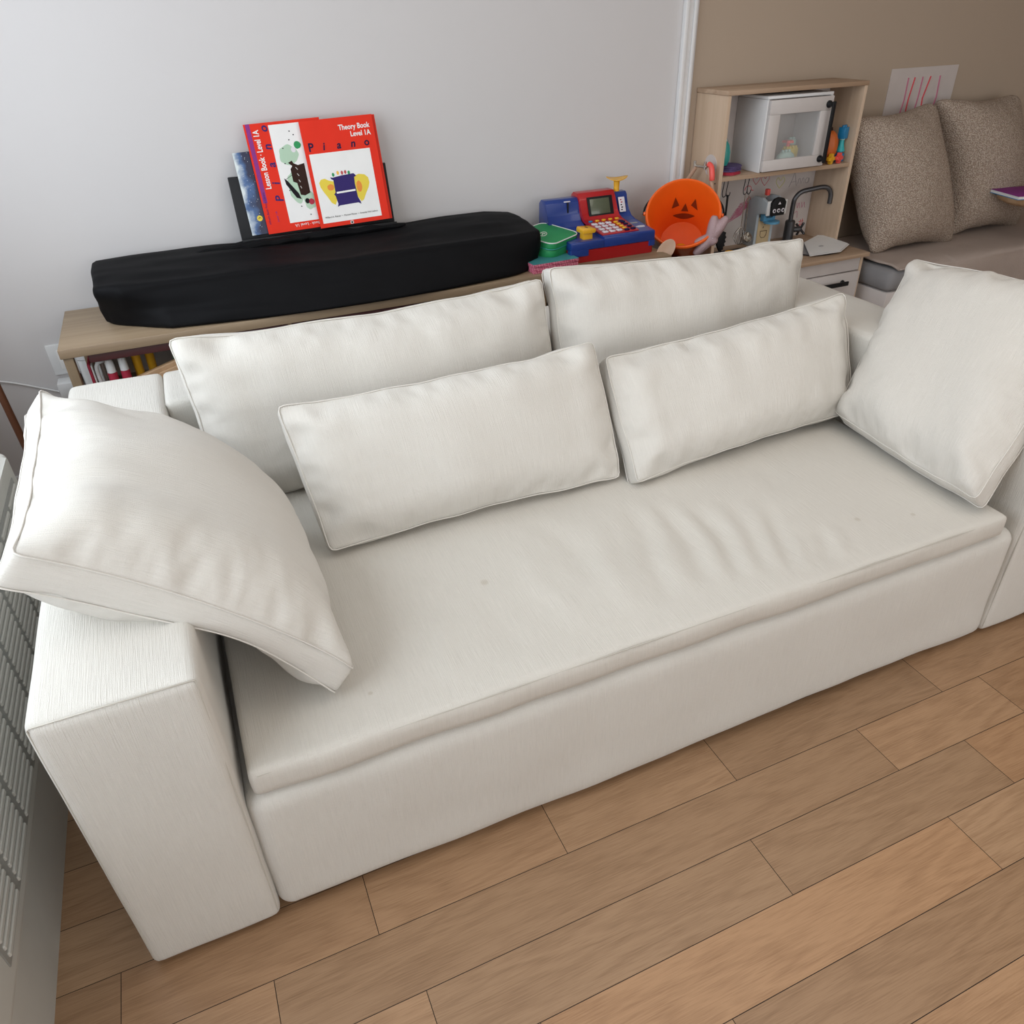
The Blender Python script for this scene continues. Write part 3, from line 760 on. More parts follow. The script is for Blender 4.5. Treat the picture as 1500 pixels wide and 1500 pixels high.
# ================================================================== sideboard
sb = room_thing('sideboard', (1.05, 1.83, 0), 'low oak sideboard with open shelves along the back wall behind the sofa', 'sideboard')
X0, X1, Y0, Y1, ZT = -0.047, 2.146, 1.622, 2.033, 0.666
bm = bmesh.new(); add_box(bm, X0, X1, Y0, Y1, ZT-0.030, ZT, 0.0025); bm_obj('top', bm, 'oak', sb)
for x in (X0+0.006, X1-0.034):
    for y in (Y0+0.006, Y1-0.04):
        box('leg', x, x+0.028, y, y+0.03, 0, ZT-0.030, 'oak_y', sb)
bm = bmesh.new(); add_box(bm, X0+0.075, X1-0.075, Y0+0.012, Y0+0.034, ZT-0.058, ZT-0.031, 0.003); bm_obj('front_rail', bm, 'burgundy', sb)
for x in (-0.006, 0.60, 1.10, 1.60):
    box('divider', x, x+0.018, Y0+0.045 if x > 0.2 else 1.80, 1.83 if x < 0.2 else Y1-0.02, 0.42, ZT-0.031, 'oak_y', sb)
box('bracket', 0.640, 0.652, Y0+0.008, Y0+0.014, ZT-0.070, ZT-0.030, 'oak_edge', sb, bev=0.001)
box('shelf', X0+0.035, X1-0.035, Y0+0.02, Y1-0.02, 0.40, 0.42, 'oak', sb)
box('shelf', X0+0.035, X1-0.035, Y0+0.02, Y1-0.02, 0.10, 0.12, 'oak', sb)
# toys on the upper shelf (floor of the shelf at 0.42)
def shelf_box(name, x0, x1, y0, y1, z1, mat, lab, cat, rot=0):
    o = room_thing(name, ((x0+x1)/2, (y0+y1)/2, 0.42), lab, cat)
    return o
wb = room_thing('storage_bin', (-0.02, 1.95, 0.42), 'small white plastic bin at the back left corner inside the sideboard', 'bin')
prism('body', rrect(-0.045, 0.025, 1.90, 1.985, 0.015), 0.4205, 0.53, xy, 'white_pl', wb, bev=0.003)
prism('lid', rrect(-0.047, 0.027, 1.898, 1.987, 0.015), 0.532, 0.575, xy, 'white', wb, bev=0.004)
fo = room_thing('white_folder', (0.05, 1.9, 0.42), 'white folder standing upright in the sideboard behind the red book', 'folder')
box('folder_cover', 0.036, 0.046, 1.76, 1.97, 0.4205, 0.600, 'offwhite', fo); box('sheets', 0.0465, 0.058, 1.77, 1.96, 0.4205, 0.592, 'paper', fo)
rb = room_thing('red_book', (0.018, 1.74, 0.42), 'thin red book standing upright on the sideboard shelf', 'book')
box('cover', 0.010, 0.018, 1.675, 1.79, 0.4205, 0.590, 'cloth_red', rb); box('pages', 0.0182, 0.023, 1.68, 1.785, 0.4205, 0.585, 'paper', rb)
hd = room_thing('white_loop_frame', (0.045, 1.70, 0.42), 'white plastic loop frame beside the red book in the sideboard', 'toy')
tube('frame', smooth_path([(0.040, 1.69, 0.429), (0.034, 1.69, 0.50), (0.032, 1.69, 0.565), (0.040, 1.692, 0.583), (0.055, 1.70, 0.586), (0.068, 1.71, 0.585)], 6), 0.006, 'white_pl', hd)
box('foot', 0.030, 0.048, 1.68, 1.70, 0.4205, 0.4285, 'white_pl', hd, bev=0.002)
def capsule(x, y, top_mat, bot_mat, name, lab):
    o = room_thing(name, (x, y, 0.42), lab, 'toy')
    m1 = Matrix.Translation((x, y, 0.0))
    lathe('cup', [(0.0, 0.4205), (0.011, 0.4205), (0.0135, 0.43), (0.0145, 0.50), (0.0140, 0.553), (0.0, 0.554)], bot_mat, o, 20, m1)
    lathe('cap', [(0.0, 0.5545), (0.0132, 0.5545), (0.0125, 0.590), (0.007, 0.602), (0.0, 0.604)], top_mat, o, 20, m1)
    return o
capsule(0.074, 1.675, 'white_pl', 'cloth_red', 'toy_bottle', 'red toy bottle with white cap in the sideboard, next to the white loop frame')
capsule(0.112, 1.68, 'white_pl', 'cloth_red', 'toy_bottle', 'red toy bottle with white cap in the sideboard, next to the yellow rolls')
def roll(x, y, lab, d):
    o = room_thing('yellow_roll', (x, y, 0.42), lab, 'toy')
    lathe('tube_body', [(0.0, 0.48), (0.0055, 0.48), (0.0055, 0.482), (0.013, 0.483), (0.014, 0.488), (0.014, 0.593), (0.0, 0.594)], 'yellow', o, 20, Matrix.Translation((x, y, d)))
    tube('stick', [(x, y, 0.4205), (x, y, 0.48+d)], 0.003, 'grey', o)
roll(0.150, 1.73, 'yellow toy roll on a stick in the sideboard, beside the red bottles', 0.01)
roll(0.190, 1.76, 'yellow toy roll on a stick in the sideboard, beside the green plant', 0.02)
gp = room_thing('green_toy_plant', (0.26, 1.82, 0.42), 'small dark green toy plant in the sideboard behind the wooden toy', 'toy')
tube('stem', [(0.26, 1.83, 0.4205), (0.26, 1.83, 0.59)], 0.004, 'green', gp)
for k in range(9):
    a = k*0.9; x, y, z = 0.26+0.040*math.cos(a), 1.83+0.03*math.sin(a), 0.54+0.007*k
    lathe('leaf', [(0, -0.02), (0.012, -0.008), (0.014, 0.004), (0.006, 0.016), (0, 0.02)], 'green', gp, 10, Matrix.Translation((x, y, z)) @ Matrix.Rotation(a, 4, 'Z') @ Matrix.Rotation(1.1, 4, 'Y') @ Matrix.Diagonal((1, 0.35, 1, 1)))
wt = room_thing('wooden_toy', (0.26, 1.67, 0.42), 'slanted wooden toy board with a silver screw in the sideboard', 'toy')
mt = Matrix.Translation((0.245, 1.668, 0.533)) @ Matrix.Rotation(R(-16), 4, 'Y')
bm = bmesh.new(); add_box(bm, -0.13, 0.12, -0.010, 0.010, -0.022, 0.024, 0.004, 3, mt); bm_obj('board', bm, 'beech', wt)
bm = bmesh.new(); add_box(bm, -0.035, 0.10, -0.019, -0.0105, -0.018, 0.010, 0.003, 3, mt); bm_obj('clip', bm, 'beech', wt)
lathe('screw', [(0, 0), (0.005, 0), (0.005, 0.002), (0.002, 0.004), (0, 0.004)], 'steel', wt, 16, mt @ Matrix.Translation((-0.020, -0.019, -0.002)) @ Matrix.Rotation(R(90), 4, 'X'))
box('block', 0.16, 0.36, 1.660, 1.678, 0.4205, 0.475, 'beech', wt)

# ================================================================== keyboard under its cover, music rest, books
kb = room_thing('digital_piano', (0.85, 1.85, ZT), 'digital piano under a black stretch cover on the oak sideboard', 'piano')
def cover_mesh():
    nx, npf = 190, 64; V = []; Fc = []
    xa, xb = 0.105, 1.60
    for i in range(nx+1):
        s = i/nx; x = xa+(xb-xa)*s
        bow = math.sin(math.pi*min(1, s*1.02))**0.6
        yb = 1.985; yf = 1.80-0.13*min(1, s/0.12)**0.7 - 0.075*math.sin(math.pi*min(1, max(0, (s-0.05)/0.95)))   # lower front hem
        if s > 0.9: yf += 0.05*((s-0.9)/0.1)**2
        zt = 0.832+0.006*math.sin(9*s)-0.01*max(0, (s-0.93)/0.07)
        zs = 0.808-0.004*s; ys = 1.70-0.015*math.sin(math.pi*s)                       # front shoulder
        if s < 0.04: ys += 0.03*(1-s/0.04)
        prof = [(yb+0.005, ZT+0.002), (yb+0.006, ZT+0.08), (yb, zt-0.012), (yb-0.02, zt), (1.86, zt-0.004), (1.80, zt-0.012), (ys+0.03, zs+0.002), (ys+0.006, zs-0.006), (ys-0.004, zs-0.03), ((ys*0.35+yf*0.65), ZT+0.05), (yf+0.002, ZT+0.012), (yf+0.012, ZT+0.0015)]
        P = smooth_path([(x, a, b) for a, b in prof], 6)
        m = len(P)-1
        for j in range(npf+1):
            t = j/npf*m; k = min(int(t), m-1); p = P[k].lerp(P[k+1], t-k)
            w = 0.0055*noise.noise(Vector((x*2.2, p.y*16+p.z*14, 1.3))) + 0.004*noise.noise(Vector((x*6+p.z*9, p.y*24, 4.0)))
            edge = min(1, (p.z-ZT)/0.03)
            # long pulls along the cover
            w += 0.004*math.exp(-((p.z-0.80-0.02*s)/0.012)**2)*math.sin(x*3+1) - 0.006*math.exp(-((p.z-0.73-0.05*(0.4-x))/0.014)**2)*math.exp(-((x-0.35)/0.25)**2)
            V.append((p.x + (0.012*noise.noise(Vector((p.z*14, p.y*5, 2)))*(1 if s < 0.02 or s > 0.98 else 0)), p.y-w*edge, max(ZT+0.001, p.z+w*edge)))
    for i in range(nx):
        for j in range(npf):
            a = i*(npf+1)+j; Fc.append((a, a+1, a+npf+2, a+npf+1))
    # gathered ends
    for i, sx_ in ((0, -1), (nx, 1)):
        ring = [i*(npf+1)+j for j in range(npf+1)]
        c = np.mean([V[k] for k in ring], 0); prev = ring
        for q, (sc, out) in enumerate(((0.93, 0.012), (0.72, 0.018), (0.4, 0.019))):
            cur = []
            for k in ring:
                v = V[k]; cur.append(len(V))
                V.append((v[0]+sx_*out, c[1]+(v[1]-c[1])*sc, max(ZT+0.001, c[2]+(v[2]-c[2])*sc)))
            for a in range(npf): Fc.append((prev[a], prev[a+1], cur[a+1], cur[a]))
            Fc.append((prev[-1], prev[0], cur[0], cur[-1])); prev = cur
        Fc.append(tuple(prev) if sx_ > 0 else tuple(prev[::-1]))
    Fc.append(tuple([i*(npf+1) for i in range(nx+1)][:2] + [npf+1+npf, npf]) if False else (0, npf+1, 2*npf+1, npf))
    for i in range(1, nx): Fc.append((i*(npf+1), (i+1)*(npf+1), (i+1)*(npf+1)+npf, i*(npf+1)+npf))
    return V, Fc
V_, F_ = cover_mesh()
cover = from_data('cloth_cover', V_, F_, 'black_cloth', kb)
# bunched cloth in front of the music rest
bm = bmesh.new()
for (pa, pb, rr) in (((0.50, 1.925, 0.835), (1.16, 1.925, 0.838), 0.018), ((0.38, 1.90, 0.828), (0.80, 1.91, 0.838), 0.014)):
    pts = [Vector(pa).lerp(Vector(pb), k/30) + Vector((0, 0.006*noise.noise(Vector((k*.4, 3, 1))), 0.006*noise.noise(Vector((k*.3, 1, 7))))) for k in range(31)]
    add_tube(bm, pts, [rr*(0.25+0.75*math.sin(math.pi*k/30)**0.5) for k in range(31)], 10)
bm_obj('cloth_fold', bm, 'black_cloth', kb)
restm = Matrix.Translation((0.575, 1.945, 0.84)) @ Matrix.Rotation(R(-13), 4, 'X')
bm = bmesh.new(); add_box(bm, 0, 0.552, 0, 0.008, 0, 0.208, 0.003, 2, restm); bm_obj('music_rest', bm, 'black', kb)
bm = bmesh.new(); add_box(bm, 0.0, 0.552, -0.030, 0.0, -0.004, 0.006, 0.002, 2, restm); bm_obj('rest_ledge', bm, 'black', kb)

def book(name, x, y, z, w, h, t, lean, roll_, label, cover_mat):
    o = thing(name, (x, y, z), label, 'book', (R(lean), R(roll_), 0))
    for a, b in ((-t, -t+0.0006), (-0.0006, 0)):
        box('cover', 0, w, a, b, 0, h, cover_mat, o, bev=0.0002, seg=1)
    box('pages', 0.0012, w-0.0005, -t+0.0007, -0.0007, 0.001, h-0.001, 'paper', o, bev=0)
    return o
def patch(o, name, pts, mat, layer, t):
    y = -t-0.0002-0.00022*layer
    prism(name, pts, y, y+0.00018, xz, mat, o, angle=20)
def line_patch(o, name, pts, w, mat, layer, t):
    L_ = []; Rr = []
    P = [Vector((a, b)) for a, b in pts]
    for i, p in enumerate(P):
        d = (P[min(i+1, len(P)-1)]-P[max(i-1, 0)]).normalized(); n = Vector((-d.y, d.x))*w/2
        L_.append(tuple(p+n)); Rr.append(tuple(p-n))
    patch(o, name, L_+Rr[::-1], mat, layer, t)
RX = (R(90), 0, 0)
# --- theory book (front)
T1 = 0.004
zb_ = 0.851
b1 = book('piano_theory_book', 0.848, 1.918, zb_+0.008, 0.254, 0.342, T1, -11, -1.5, 'red piano theory book, the frontmost on the music rest, with a white picture panel', 'red_book')
patch(b1, 'picture_panel', [(0.012, 0.014), (0.226, 0.014), (0.226, 0.238), (0.012, 0.238)], 'paper', 0, T1)
lettering('title_lettering', 'Theory Book', 0.023, (0.239, -T1-0.0006, 0.303), RX, 'paper', b1, align='RIGHT', sx=0.88, bold=0.0005)
lettering('title_lettering', 'Level 1A', 0.023, (0.239, -T1-0.0006, 0.280), RX, 'paper', b1, align='RIGHT', sx=0.88, bold=0.0005)
for k, ch in enumerate('Piano'):
    lettering('title_lettering', ch, 0.037 if k == 0 else 0.034, (0.014+k*0.049, -T1-0.0006, 0.247), RX, 'navy_ink', b1, shear=0.0 if k in (0, 4) else 0.18, bold=0.0008)
def blob(cx, cy, rx, ry, seed, n=30, amp=0.12):
    return [(cx+rx*math.cos(2*math.pi*k/n)*(1+amp*noise.noise(Vector((math.cos(2*math.pi*k/n)*1.6, math.sin(2*math.pi*k/n)*1.6, seed)))),
             cy+ry*math.sin(2*math.pi*k/n)*(1+amp*noise.noise(Vector((math.cos(2*math.pi*k/n)*1.6+9, math.sin(2*math.pi*k/n)*1.6, seed))))) for k in range(n)]
patch(b1, 'yellow_wash', [(0.062, 0.150), (0.048, 0.158), (0.034, 0.156), (0.026, 0.146), (0.028, 0.132), (0.036, 0.115), (0.046, 0.098), (0.056, 0.078), (0.068, 0.070), (0.080, 0.090), (0.080, 0.145)], 'yellow_ink', 1, T1)
patch(b1, 'yellow_wash', [(0.150, 0.155), (0.170, 0.160), (0.190, 0.156), (0.201, 0.145), (0.203, 0.128), (0.196, 0.112), (0.184, 0.095), (0.172, 0.075), (0.162, 0.070), (0.148, 0.095)], 'yellow_ink', 1, T1)
patch(b1, 'orange_wash', blob(0.063, 0.128, 0.012, 0.010, 3), 'orange_ink', 2, T1)
patch(b1, 'orange_wash', blob(0.164, 0.120, 0.010, 0.018, 5), 'orange_ink', 2, T1)
patch(b1, 'piano_drawing', [(0.076, 0.158), (0.068, 0.160), (0.070, 0.154), (0.077, 0.150), (0.076, 0.110), (0.070, 0.104), (0.074, 0.098), (0.078, 0.072), (0.074, 0.062), (0.082, 0.066), (0.110, 0.067), (0.150, 0.068), (0.160, 0.062), (0.158, 0.072), (0.152, 0.086), (0.150, 0.130), (0.152, 0.152), (0.160, 0.155), (0.152, 0.164), (0.110, 0.162)], 'purple', 3, T1)
for (a, b_, c_) in ((0.097, 0.171, 'yellow'), (0.112, 0.170, 'red'), (0.124, 0.171, 'red'), (0.136, 0.168, 'green'), (0.080, 0.167, 'green')):
    patch(b1, 'ornament', blob(a, b_, 0.0045, 0.0065, a*50, 12), c_, 2, T1)
line_patch(b1, 'keyboard_line', [(0.080, 0.108), (0.148, 0.110)], 0.006, 'paper', 4, T1)
lettering('author_lettering', 'Willard A. Palmer  •  Morton Manus  •  Amanda Vick Lethco', 0.0078, (0.022, -T1-0.0006, 0.030), RX, 'ink', b1)
patch(b1, 'emblem', rrect(0.108, 0.120, 0.001, 0.012, 0.003), 'offwhite', 1, T1)
patch(b1, 'emblem', rrect(0.111, 0.117, 0.003, 0.009, 0.002), 'ink', 2, T1)
# --- second red book under it
b1b = book('red_songbook', 0.868, 1.929, zb_+0.006, 0.246, 0.342, 0.003, -11, -1.5, 'red book almost hidden behind the theory book, only its right edge showing', 'red_book')
# --- lesson book
T2 = 0.003
b2 = book('piano_lesson_book', 0.668, 1.934, zb_+0.006, 0.254, 0.345, T2, -11, -1.5, 'red piano lesson book with purple margin band, between the blue book and the theory book', 'red_book')
patch(b2, 'picture_panel', [(0.080, 0.026), (0.250, 0.026), (0.250, 0.336), (0.080, 0.336)], 'paper', 0, T2)
patch(b2, 'margin_band', [(0.006, 0.10), (0.020, 0.10), (0.020, 0.345), (0.006, 0.345)], 'violet', 0, T2)
VR = (R(90), R(-90), 0)
lettering('title_lettering', 'Lesson Book · Level 1A', 0.0265, (0.044, -T2-0.0006, 0.142), VR, 'paper', b2, sx=0.72, bold=0.0006)
for k, ch in enumerate('Piano'):
    lettering('title_lettering', ch, 0.037, (0.075, -T2-0.0006, 0.098+k*0.0545), VR, 'purple', b2, shear=0.15, bold=0.0008)
lettering('series_lettering', "Alfred's Basic Piano Library", 0.0095, (0.016, -T2-0.0006, 0.03), VR, 'purple', b2)
lettering('series_lettering', 'Level 1A', 0.010, (0.045, -T2-0.0006, 0.035), VR, 'violet', b2)
lettering('title_lettering', 'Lesson Book · Level 1A', 0.0135, (0.225, -T2-0.0006, 0.020), (R(90), R(180), 0), 'paper', b2)
for cx, cz, rx, rz in ((0.125, 0.24, 0.034, 0.030), (0.130, 0.14, 0.030, 0.05), (0.165, 0.09, 0.020, 0.03)):
    patch(b2, 'green_wash', blob(cx, cz, rx, rz, cx*40, 40, 0.3), 'greenwash', 1, T2)
patch(b2, 'piano_drawing', [(0.118, 0.216), (0.132, 0.222), (0.136, 0.213), (0.150, 0.206), (0.172, 0.210), (0.172, 0.115), (0.152, 0.108), (0.138, 0.112), (0.134, 0.150), (0.122, 0.156), (0.122, 0.196), (0.130, 0.205)], 'brown_ink', 3, T2)
patch(b2, 'piano_lid', [(0.094, 0.170), (0.104, 0.160), (0.132, 0.118), (0.138, 0.098), (0.122, 0.104), (0.096, 0.150)], 'ink', 2, T2)
line_patch(b2, 'piano_prop', [(0.100, 0.166), (0.124, 0.178)], 0.0014, 'ink', 2, T2)
for k in range(4): line_patch(b2, 'key_line', [(0.140+k*0.001, 0.200-k*0.02), (0.146, 0.192-k*0.02)], 0.002, 'offwhite', 4, T2)
for k, (x, z) in enumerate(((0.145, 0.312), (0.156, 0.300), (0.138, 0.286), (0.112, 0.262), (0.108, 0.215), (0.104, 0.130), (0.132, 0.075), (0.158, 0.045))):
    patch(b2, 'note_dot', ellipse(x, z, 0.0022, 0.0022, 8), 'ink', 2, T2)
patch(b2, 'figure_drawing', blob(0.146, 0.255, 0.008, 0.009, 2, 14), 'key_white', 2, T2); patch(b2, 'figure_drawing', blob(0.162, 0.268, 0.012, 0.012, 4, 14), 'green', 2, T2)
patch(b2, 'figure_drawing', blob(0.156, 0.090, 0.008, 0.009, 6, 14), 'ink', 2, T2); patch(b2, 'figure_drawing', blob(0.170, 0.086, 0.010, 0.010, 8, 14), 'cloth_red', 2, T2)
# --- galaxy book
b3 = book('blue_watercolour_book', 0.613, 1.944, zb_+0.006, 0.215, 0.262, 0.003, -11, -1.5, 'book with a dark blue starry watercolour cover, leftmost on the music rest', 'galaxy')
patch(b3, 'round_sticker', ellipse(0.038, 0.052, 0.0095, 0.0095, 20), 'yellow_ink', 0, 0.003)
line_patch(b3, 'sticker_mark', [(0.034, 0.050), (0.038, 0.056), (0.043, 0.051)], 0.002, 'ink', 1, 0.003)

# ================================================================== green case on the pink box
pbx = thing('patterned_box', (1.648, 1.735, ZT), 'flat pink patterned box with teal lid on the sideboard, under the green case', 'box', (0, 0, R(2)))
bm = bmesh.new(); add_box(bm, -0.095, 0.095, -0.085, 0.085, 0.0, 0.022, 0.0015); bm_obj('tray', bm, 'pink_pattern', pbx)
bm = bmesh.new(); add_box(bm, -0.097, 0.097, -0.087, 0.087, 0.0225, 0.034, 0.0015); bm_obj('lid', bm, 'pink_pattern', pbx)
bm = bmesh.new(); add_box(bm, -0.096, 0.096, -0.086, 0.086, 0.0342, 0.0352, 0); bm_obj('lid_paper', bm, 'teal', pbx)
gc = thing('green_zip_case', (1.690, 1.815, ZT+0.0365), 'green zipped case with white piping on the pink box, left of the toy cash register', 'case', (R(6), R(-2), R(28)))
def rbox(o, name, hx, hy, z0, z1, r, mat, bev=0.006):
    bm = bmesh.new(); add_prism(bm, rrect(-hx, hx, -hy, hy, r, 6), z0, z1, xy)
    bmesh.ops.bevel(bm, geom=[e for e in bm.edges if abs(e.verts[0].co.z-e.verts[1].co.z) < 1e-6], offset=bev, segments=3, profile=0.5, affect='EDGES')
    return bm_obj(name, bm, mat, o, angle=50)
rbox(gc, 'lower_half', 0.090, 0.090, 0.003, 0.040, 0.032, 'green', 0.012)
rbox(gc, 'upper_half', 0.091, 0.091, 0.0405, 0.064, 0.032, 'green', 0.004)
tube('zip', [Vector((a, b, 0.0405)) for a, b in rrect(-0.0915, 0.0915, -0.0915, 0.0915, 0.032, 6)+[rrect(-0.0915, 0.0915, -0.0915, 0.0915, 0.032, 6)[0]]], 0.0018, 'teal_egg', gc, 6)
tube('white_piping', [Vector((a, b, 0.0635)) for a, b in rrect(-0.0905, 0.0905, -0.0905, 0.0905, 0.032, 6)+[rrect(-0.0905, 0.0905, -0.0905, 0.0905, 0.032, 6)[0]]], 0.0022, 'paper', gc, 6)
tube('logo_ring', [Vector((a, b, 0.0646)) for a, b in ellipse(-0.022, 0.005, 0.024, 0.013, 24, 0.4)+[ellipse(-0.022, 0.005, 0.024, 0.013, 24, 0.4)[0]]], 0.0014, 'paper', gc, 6)
tube('logo_mark', [Vector((-0.034, 0.000, 0.0646)), Vector((-0.022, 0.010, 0.0646)), Vector((-0.014, 0.000, 0.0646))], 0.0022, 'paper', gc, 6)

# ================================================================== toy cash register
cr = room_thing('toy_cash_register', (1.92, 1.83, ZT), 'red and blue toy cash register with a yellow scale dish on top, on the sideboard', 'toy')
prism('drawer', rrect(1.738, 2.104, 1.697, 1.975, 0.008), ZT+0.001, 0.712, xy, 'red_dark', cr, bev=0.003)
blu = [(1.694, 0.713), (1.694, 0.748), (1.700, 0.753), (1.850, 0.764), (1.880, 0.772), (1.900, 0.790), (1.912, 0.815), (1.922, 0.850), (1.932, 0.860), (1.965, 0.860), (1.980, 0.845), (1.985, 0.713)]
prism('housing', [p for p in blu], 1.880, 2.108, yz, 'blue', cr, bev=0.003)
blu2 = [(1.694, 0.713), (1.694, 0.742), (1.700, 0.745), (1.800, 0.745), (1.803, 0.755), (1.860, 0.762), (1.890, 0.775), (1.905, 0.800), (1.915, 0.845), (1.928, 0.858), (1.962, 0.858), (1.980, 0.842), (1.985, 0.713)]
prism('housing', blu2, 1.735, 1.881, yz, 'blue', cr, bev=0.003)
prism('housing', rrect(1.733, 1.812, 1.692, 1.72, 0.003), 0.692, 0.716, xy, 'blue', cr)
prism('housing', rrect(2.082, 2.109, 1.692, 1.72, 0.003), 0.695, 0.716, xy, 'blue', cr)
rp = [(1.712, 0.752), (1.712, 0.758), (1.850, 0.774), (1.872, 0.782), (1.888, 0.800), (1.908, 0.850), (1.925, 0.872), (1.965, 0.873), (1.982, 0.86), (1.982, 0.75)]
prism('console', rp, 1.880, 2.046, yz, 'red', cr, bev=0.0035)
def on_screen(u, z):   # sloping back panel, u across, z up
    t = (z-0.800)/0.050; return Vector((u, 1.888+0.020*t-0.0022, z))
def slab_slope(name, x0, x1, z0, z1, off, mat, par):
    th = math.atan2(0.020, 0.050)
    m = Matrix.Translation(((x0+x1)/2, on_screen(0, (z0+z1)/2).y-off, (z0+z1)/2)) @ Matrix.Rotation(-th, 4, 'X')
    bm = bmesh.new(); hh = (z1-z0)/2/math.cos(th); add_box(bm, -(x1-x0)/2, (x1-x0)/2, -0.003, 0.001, -hh, hh, 0.001, 2, m); return bm_obj(name, bm, mat, par)
scr = slab_slope('screen_bezel', 1.912, 2.026, 0.786, 0.856, 0.000, 'black', cr)
slab_slope('lcd_screen', 1.922, 2.010, 0.794, 0.849, 0.0022, 'lcd', scr)
def key(ix, y, mat, w=0.011, d=0.010, nm='key'):
    z = 0.758+(y-1.712)*0.016/0.138
    bm = bmesh.new(); add_box(bm, ix-w, ix+w, y-d, y+d, z-0.001, z+0.006, 0.003, 2); return bm_obj(nm, bm, mat, cr)
for r_ in range(4):
    for c_ in range(3):
        kx, ky = 1.902+c_*0.031, 1.730+r_*0.029
        key(kx, ky, 'key_white'); 
        kz = 0.758+(ky-1.712)*0.016/0.138
        lettering('key_number', ('7', '8', '9', '4', '5', '6', '1', '2', '3', '0', '00', '=')[(3-r_)*3+c_], 0.011, (kx-0.003, ky-0.004, kz+0.0064), (0, 0, 0), 'navy_ink', cr)
for r_ in range(4): key(1.996, 1.745+r_*0.023, 'yellow', 0.008, 0.007)
for k, m_ in enumerate(('blue_toy', 'yellow', 'yellow', 'yellow', 'yellow')): key(1.902+k*0.030, 1.850, m_, 0.008, 0.006)
key(1.996, 1.724, 'navy_ink', 0.010, 0.007); key(2.026, 1.728, 'navy_ink', 0.010, 0.007); key(2.026, 1.756, 'navy_ink', 0.009, 0.007); key(2.024, 1.782, 'navy_ink', 0.009, 0.006); key(2.024, 1.812, 'navy_ink', 0.009, 0.014)
slab_slope('price_window', 2.060, 2.088, 0.788, 0.842, -0.010, 'key_white', cr)
for k in range(5):
    slab_slope('price_mark', 2.066+0.002*(k % 2), 2.072+0.003*(k % 2), 0.795+k*0.009, 0.799+k*0.009, -0.0070, 'red' if k > 2 else 'ink', cr)
prism('sticker', blob(2.078, 1.757, 0.020, 0.012, 3, 20, 0.5), 0.7565, 0.7580, xy, 'key_white', cr)
prism('slot_plate', rrect(2.058, 2.092, 1.800, 1.812, 0.003), 0.760, 0.7625, xy, 'grey', cr)
box('card_slot', 1.826, 1.832, 1.906, 1.912, 0.806, 0.845, 'black', cr, bev=0.001)
box('slot_cap', 1.815, 1.842, 1.912, 1.918, 0.846, 0.850, 'key_white', cr, bev=0.001)
box('coin_post', 1.803, 1.843, 1.722, 1.755, 0.742, 0.768, 'yellow', cr, bev=0.003)
prism('coin_head', [(1.795, 0.768), (1.845, 0.768), (1.852, 0.774), (1.850, 0.784), (1.798, 0.788), (1.794, 0.780)], 1.712, 1.768, xz, 'yellow', cr, bev=0.002)
box('coin_slit', 1.820, 1.824, 1.728, 1.752, 0.7845, 0.787, 'ink', cr, bev=0)
lathe('scale_post', [(0, 0.855), (0.012, 0.855), (0.011, 0.880), (0.0105, 0.8805), (0.012, 0.881), (0.013, 0.902), (0, 0.902)], 'yellow', cr, 24, Matrix.Translation((2.072, 1.948, 0)))
def dish():
    V = []; Fc = []; n = 28
    for j, (r, z) in enumerate(((0, 0), (0.5, 0.001), (0.85, 0.004), (1, 0.007), (1, 0.0095), (0.82, 0.0065), (0.5, 0.0035), (0, 0.0025))):
        for k in range(n):
            a = 2*math.pi*k/n; x, y = 0.046*r*math.cos(a), 0.036*r*math.sin(a)
            V.append((2.072+x, 1.948+y, 0.902+z+0.005*r*math.cos(2*a+0.6)))
    for j in range(7):
        for k in range(n): Fc.append((j*n+k, j*n+(k+1) % n, (j+1)*n+(k+1) % n, (j+1)*n+k))
    return V, Fc
from_data('scale_dish', *dish(), 'yellow', cr)

# ================================================================== play kitchen
K0, K1, KB, KF, KU, HC = 2.498, 3.218, 2.048, 1.640, 1.838, 0.537
kt = room_thing('play_kitchen', ((K0+K1)/2, 1.85, 0), 'wooden play kitchen with white microwave and grey tap, right of the sideboard', 'play kitchen')
ZT_K = 1.185
# tall side panels; the left one has a round cut-out near its middle
def side_outline(hole=None):
    return [(KB, 0.0), (KF+0.02, 0.0), (KF+0.02, HC-0.018), (KU, HC-0.018), (KU, ZT_K), (KB, ZT_K)]
prism('side_panel', side_outline(), K0, K0+0.016, yz, 'birch', kt, bev=0.0012)
prism('side_panel', side_outline(), K1-0.016, K1, yz, 'birch', kt, bev=0.0012)
def disc_x(name, x, y, z, r0, r1, mat, par):
    lathe(name, [(0, -0.0015), (r0, -0.0015), (r0, 0.0), (r1, 0.0008), (0, 0.0008)], mat, par, 32, Matrix.Translation((x, y, z)) @ Matrix.Rotation(R(-90), 4, 'Y'))
disc_x('round_cut_out', K0-0.0003, 1.905, 0.925, 0.042, 0.0415, 'board', kt)
disc_x('peg_hole', K0-0.0003, 1.862, 0.86, 0.003, 0.0028, 'brown_dark', kt)
box('top_board', K0-0.003, K1+0.003, KU-0.003, KB, ZT_K+0.0005, ZT_K+0.018, 'birch_top', kt)
box('back_board', K0+0.017, K1-0.017, KB-0.012, KB-0.002, 0.02, ZT_K-0.001, 'board', kt, bev=0)
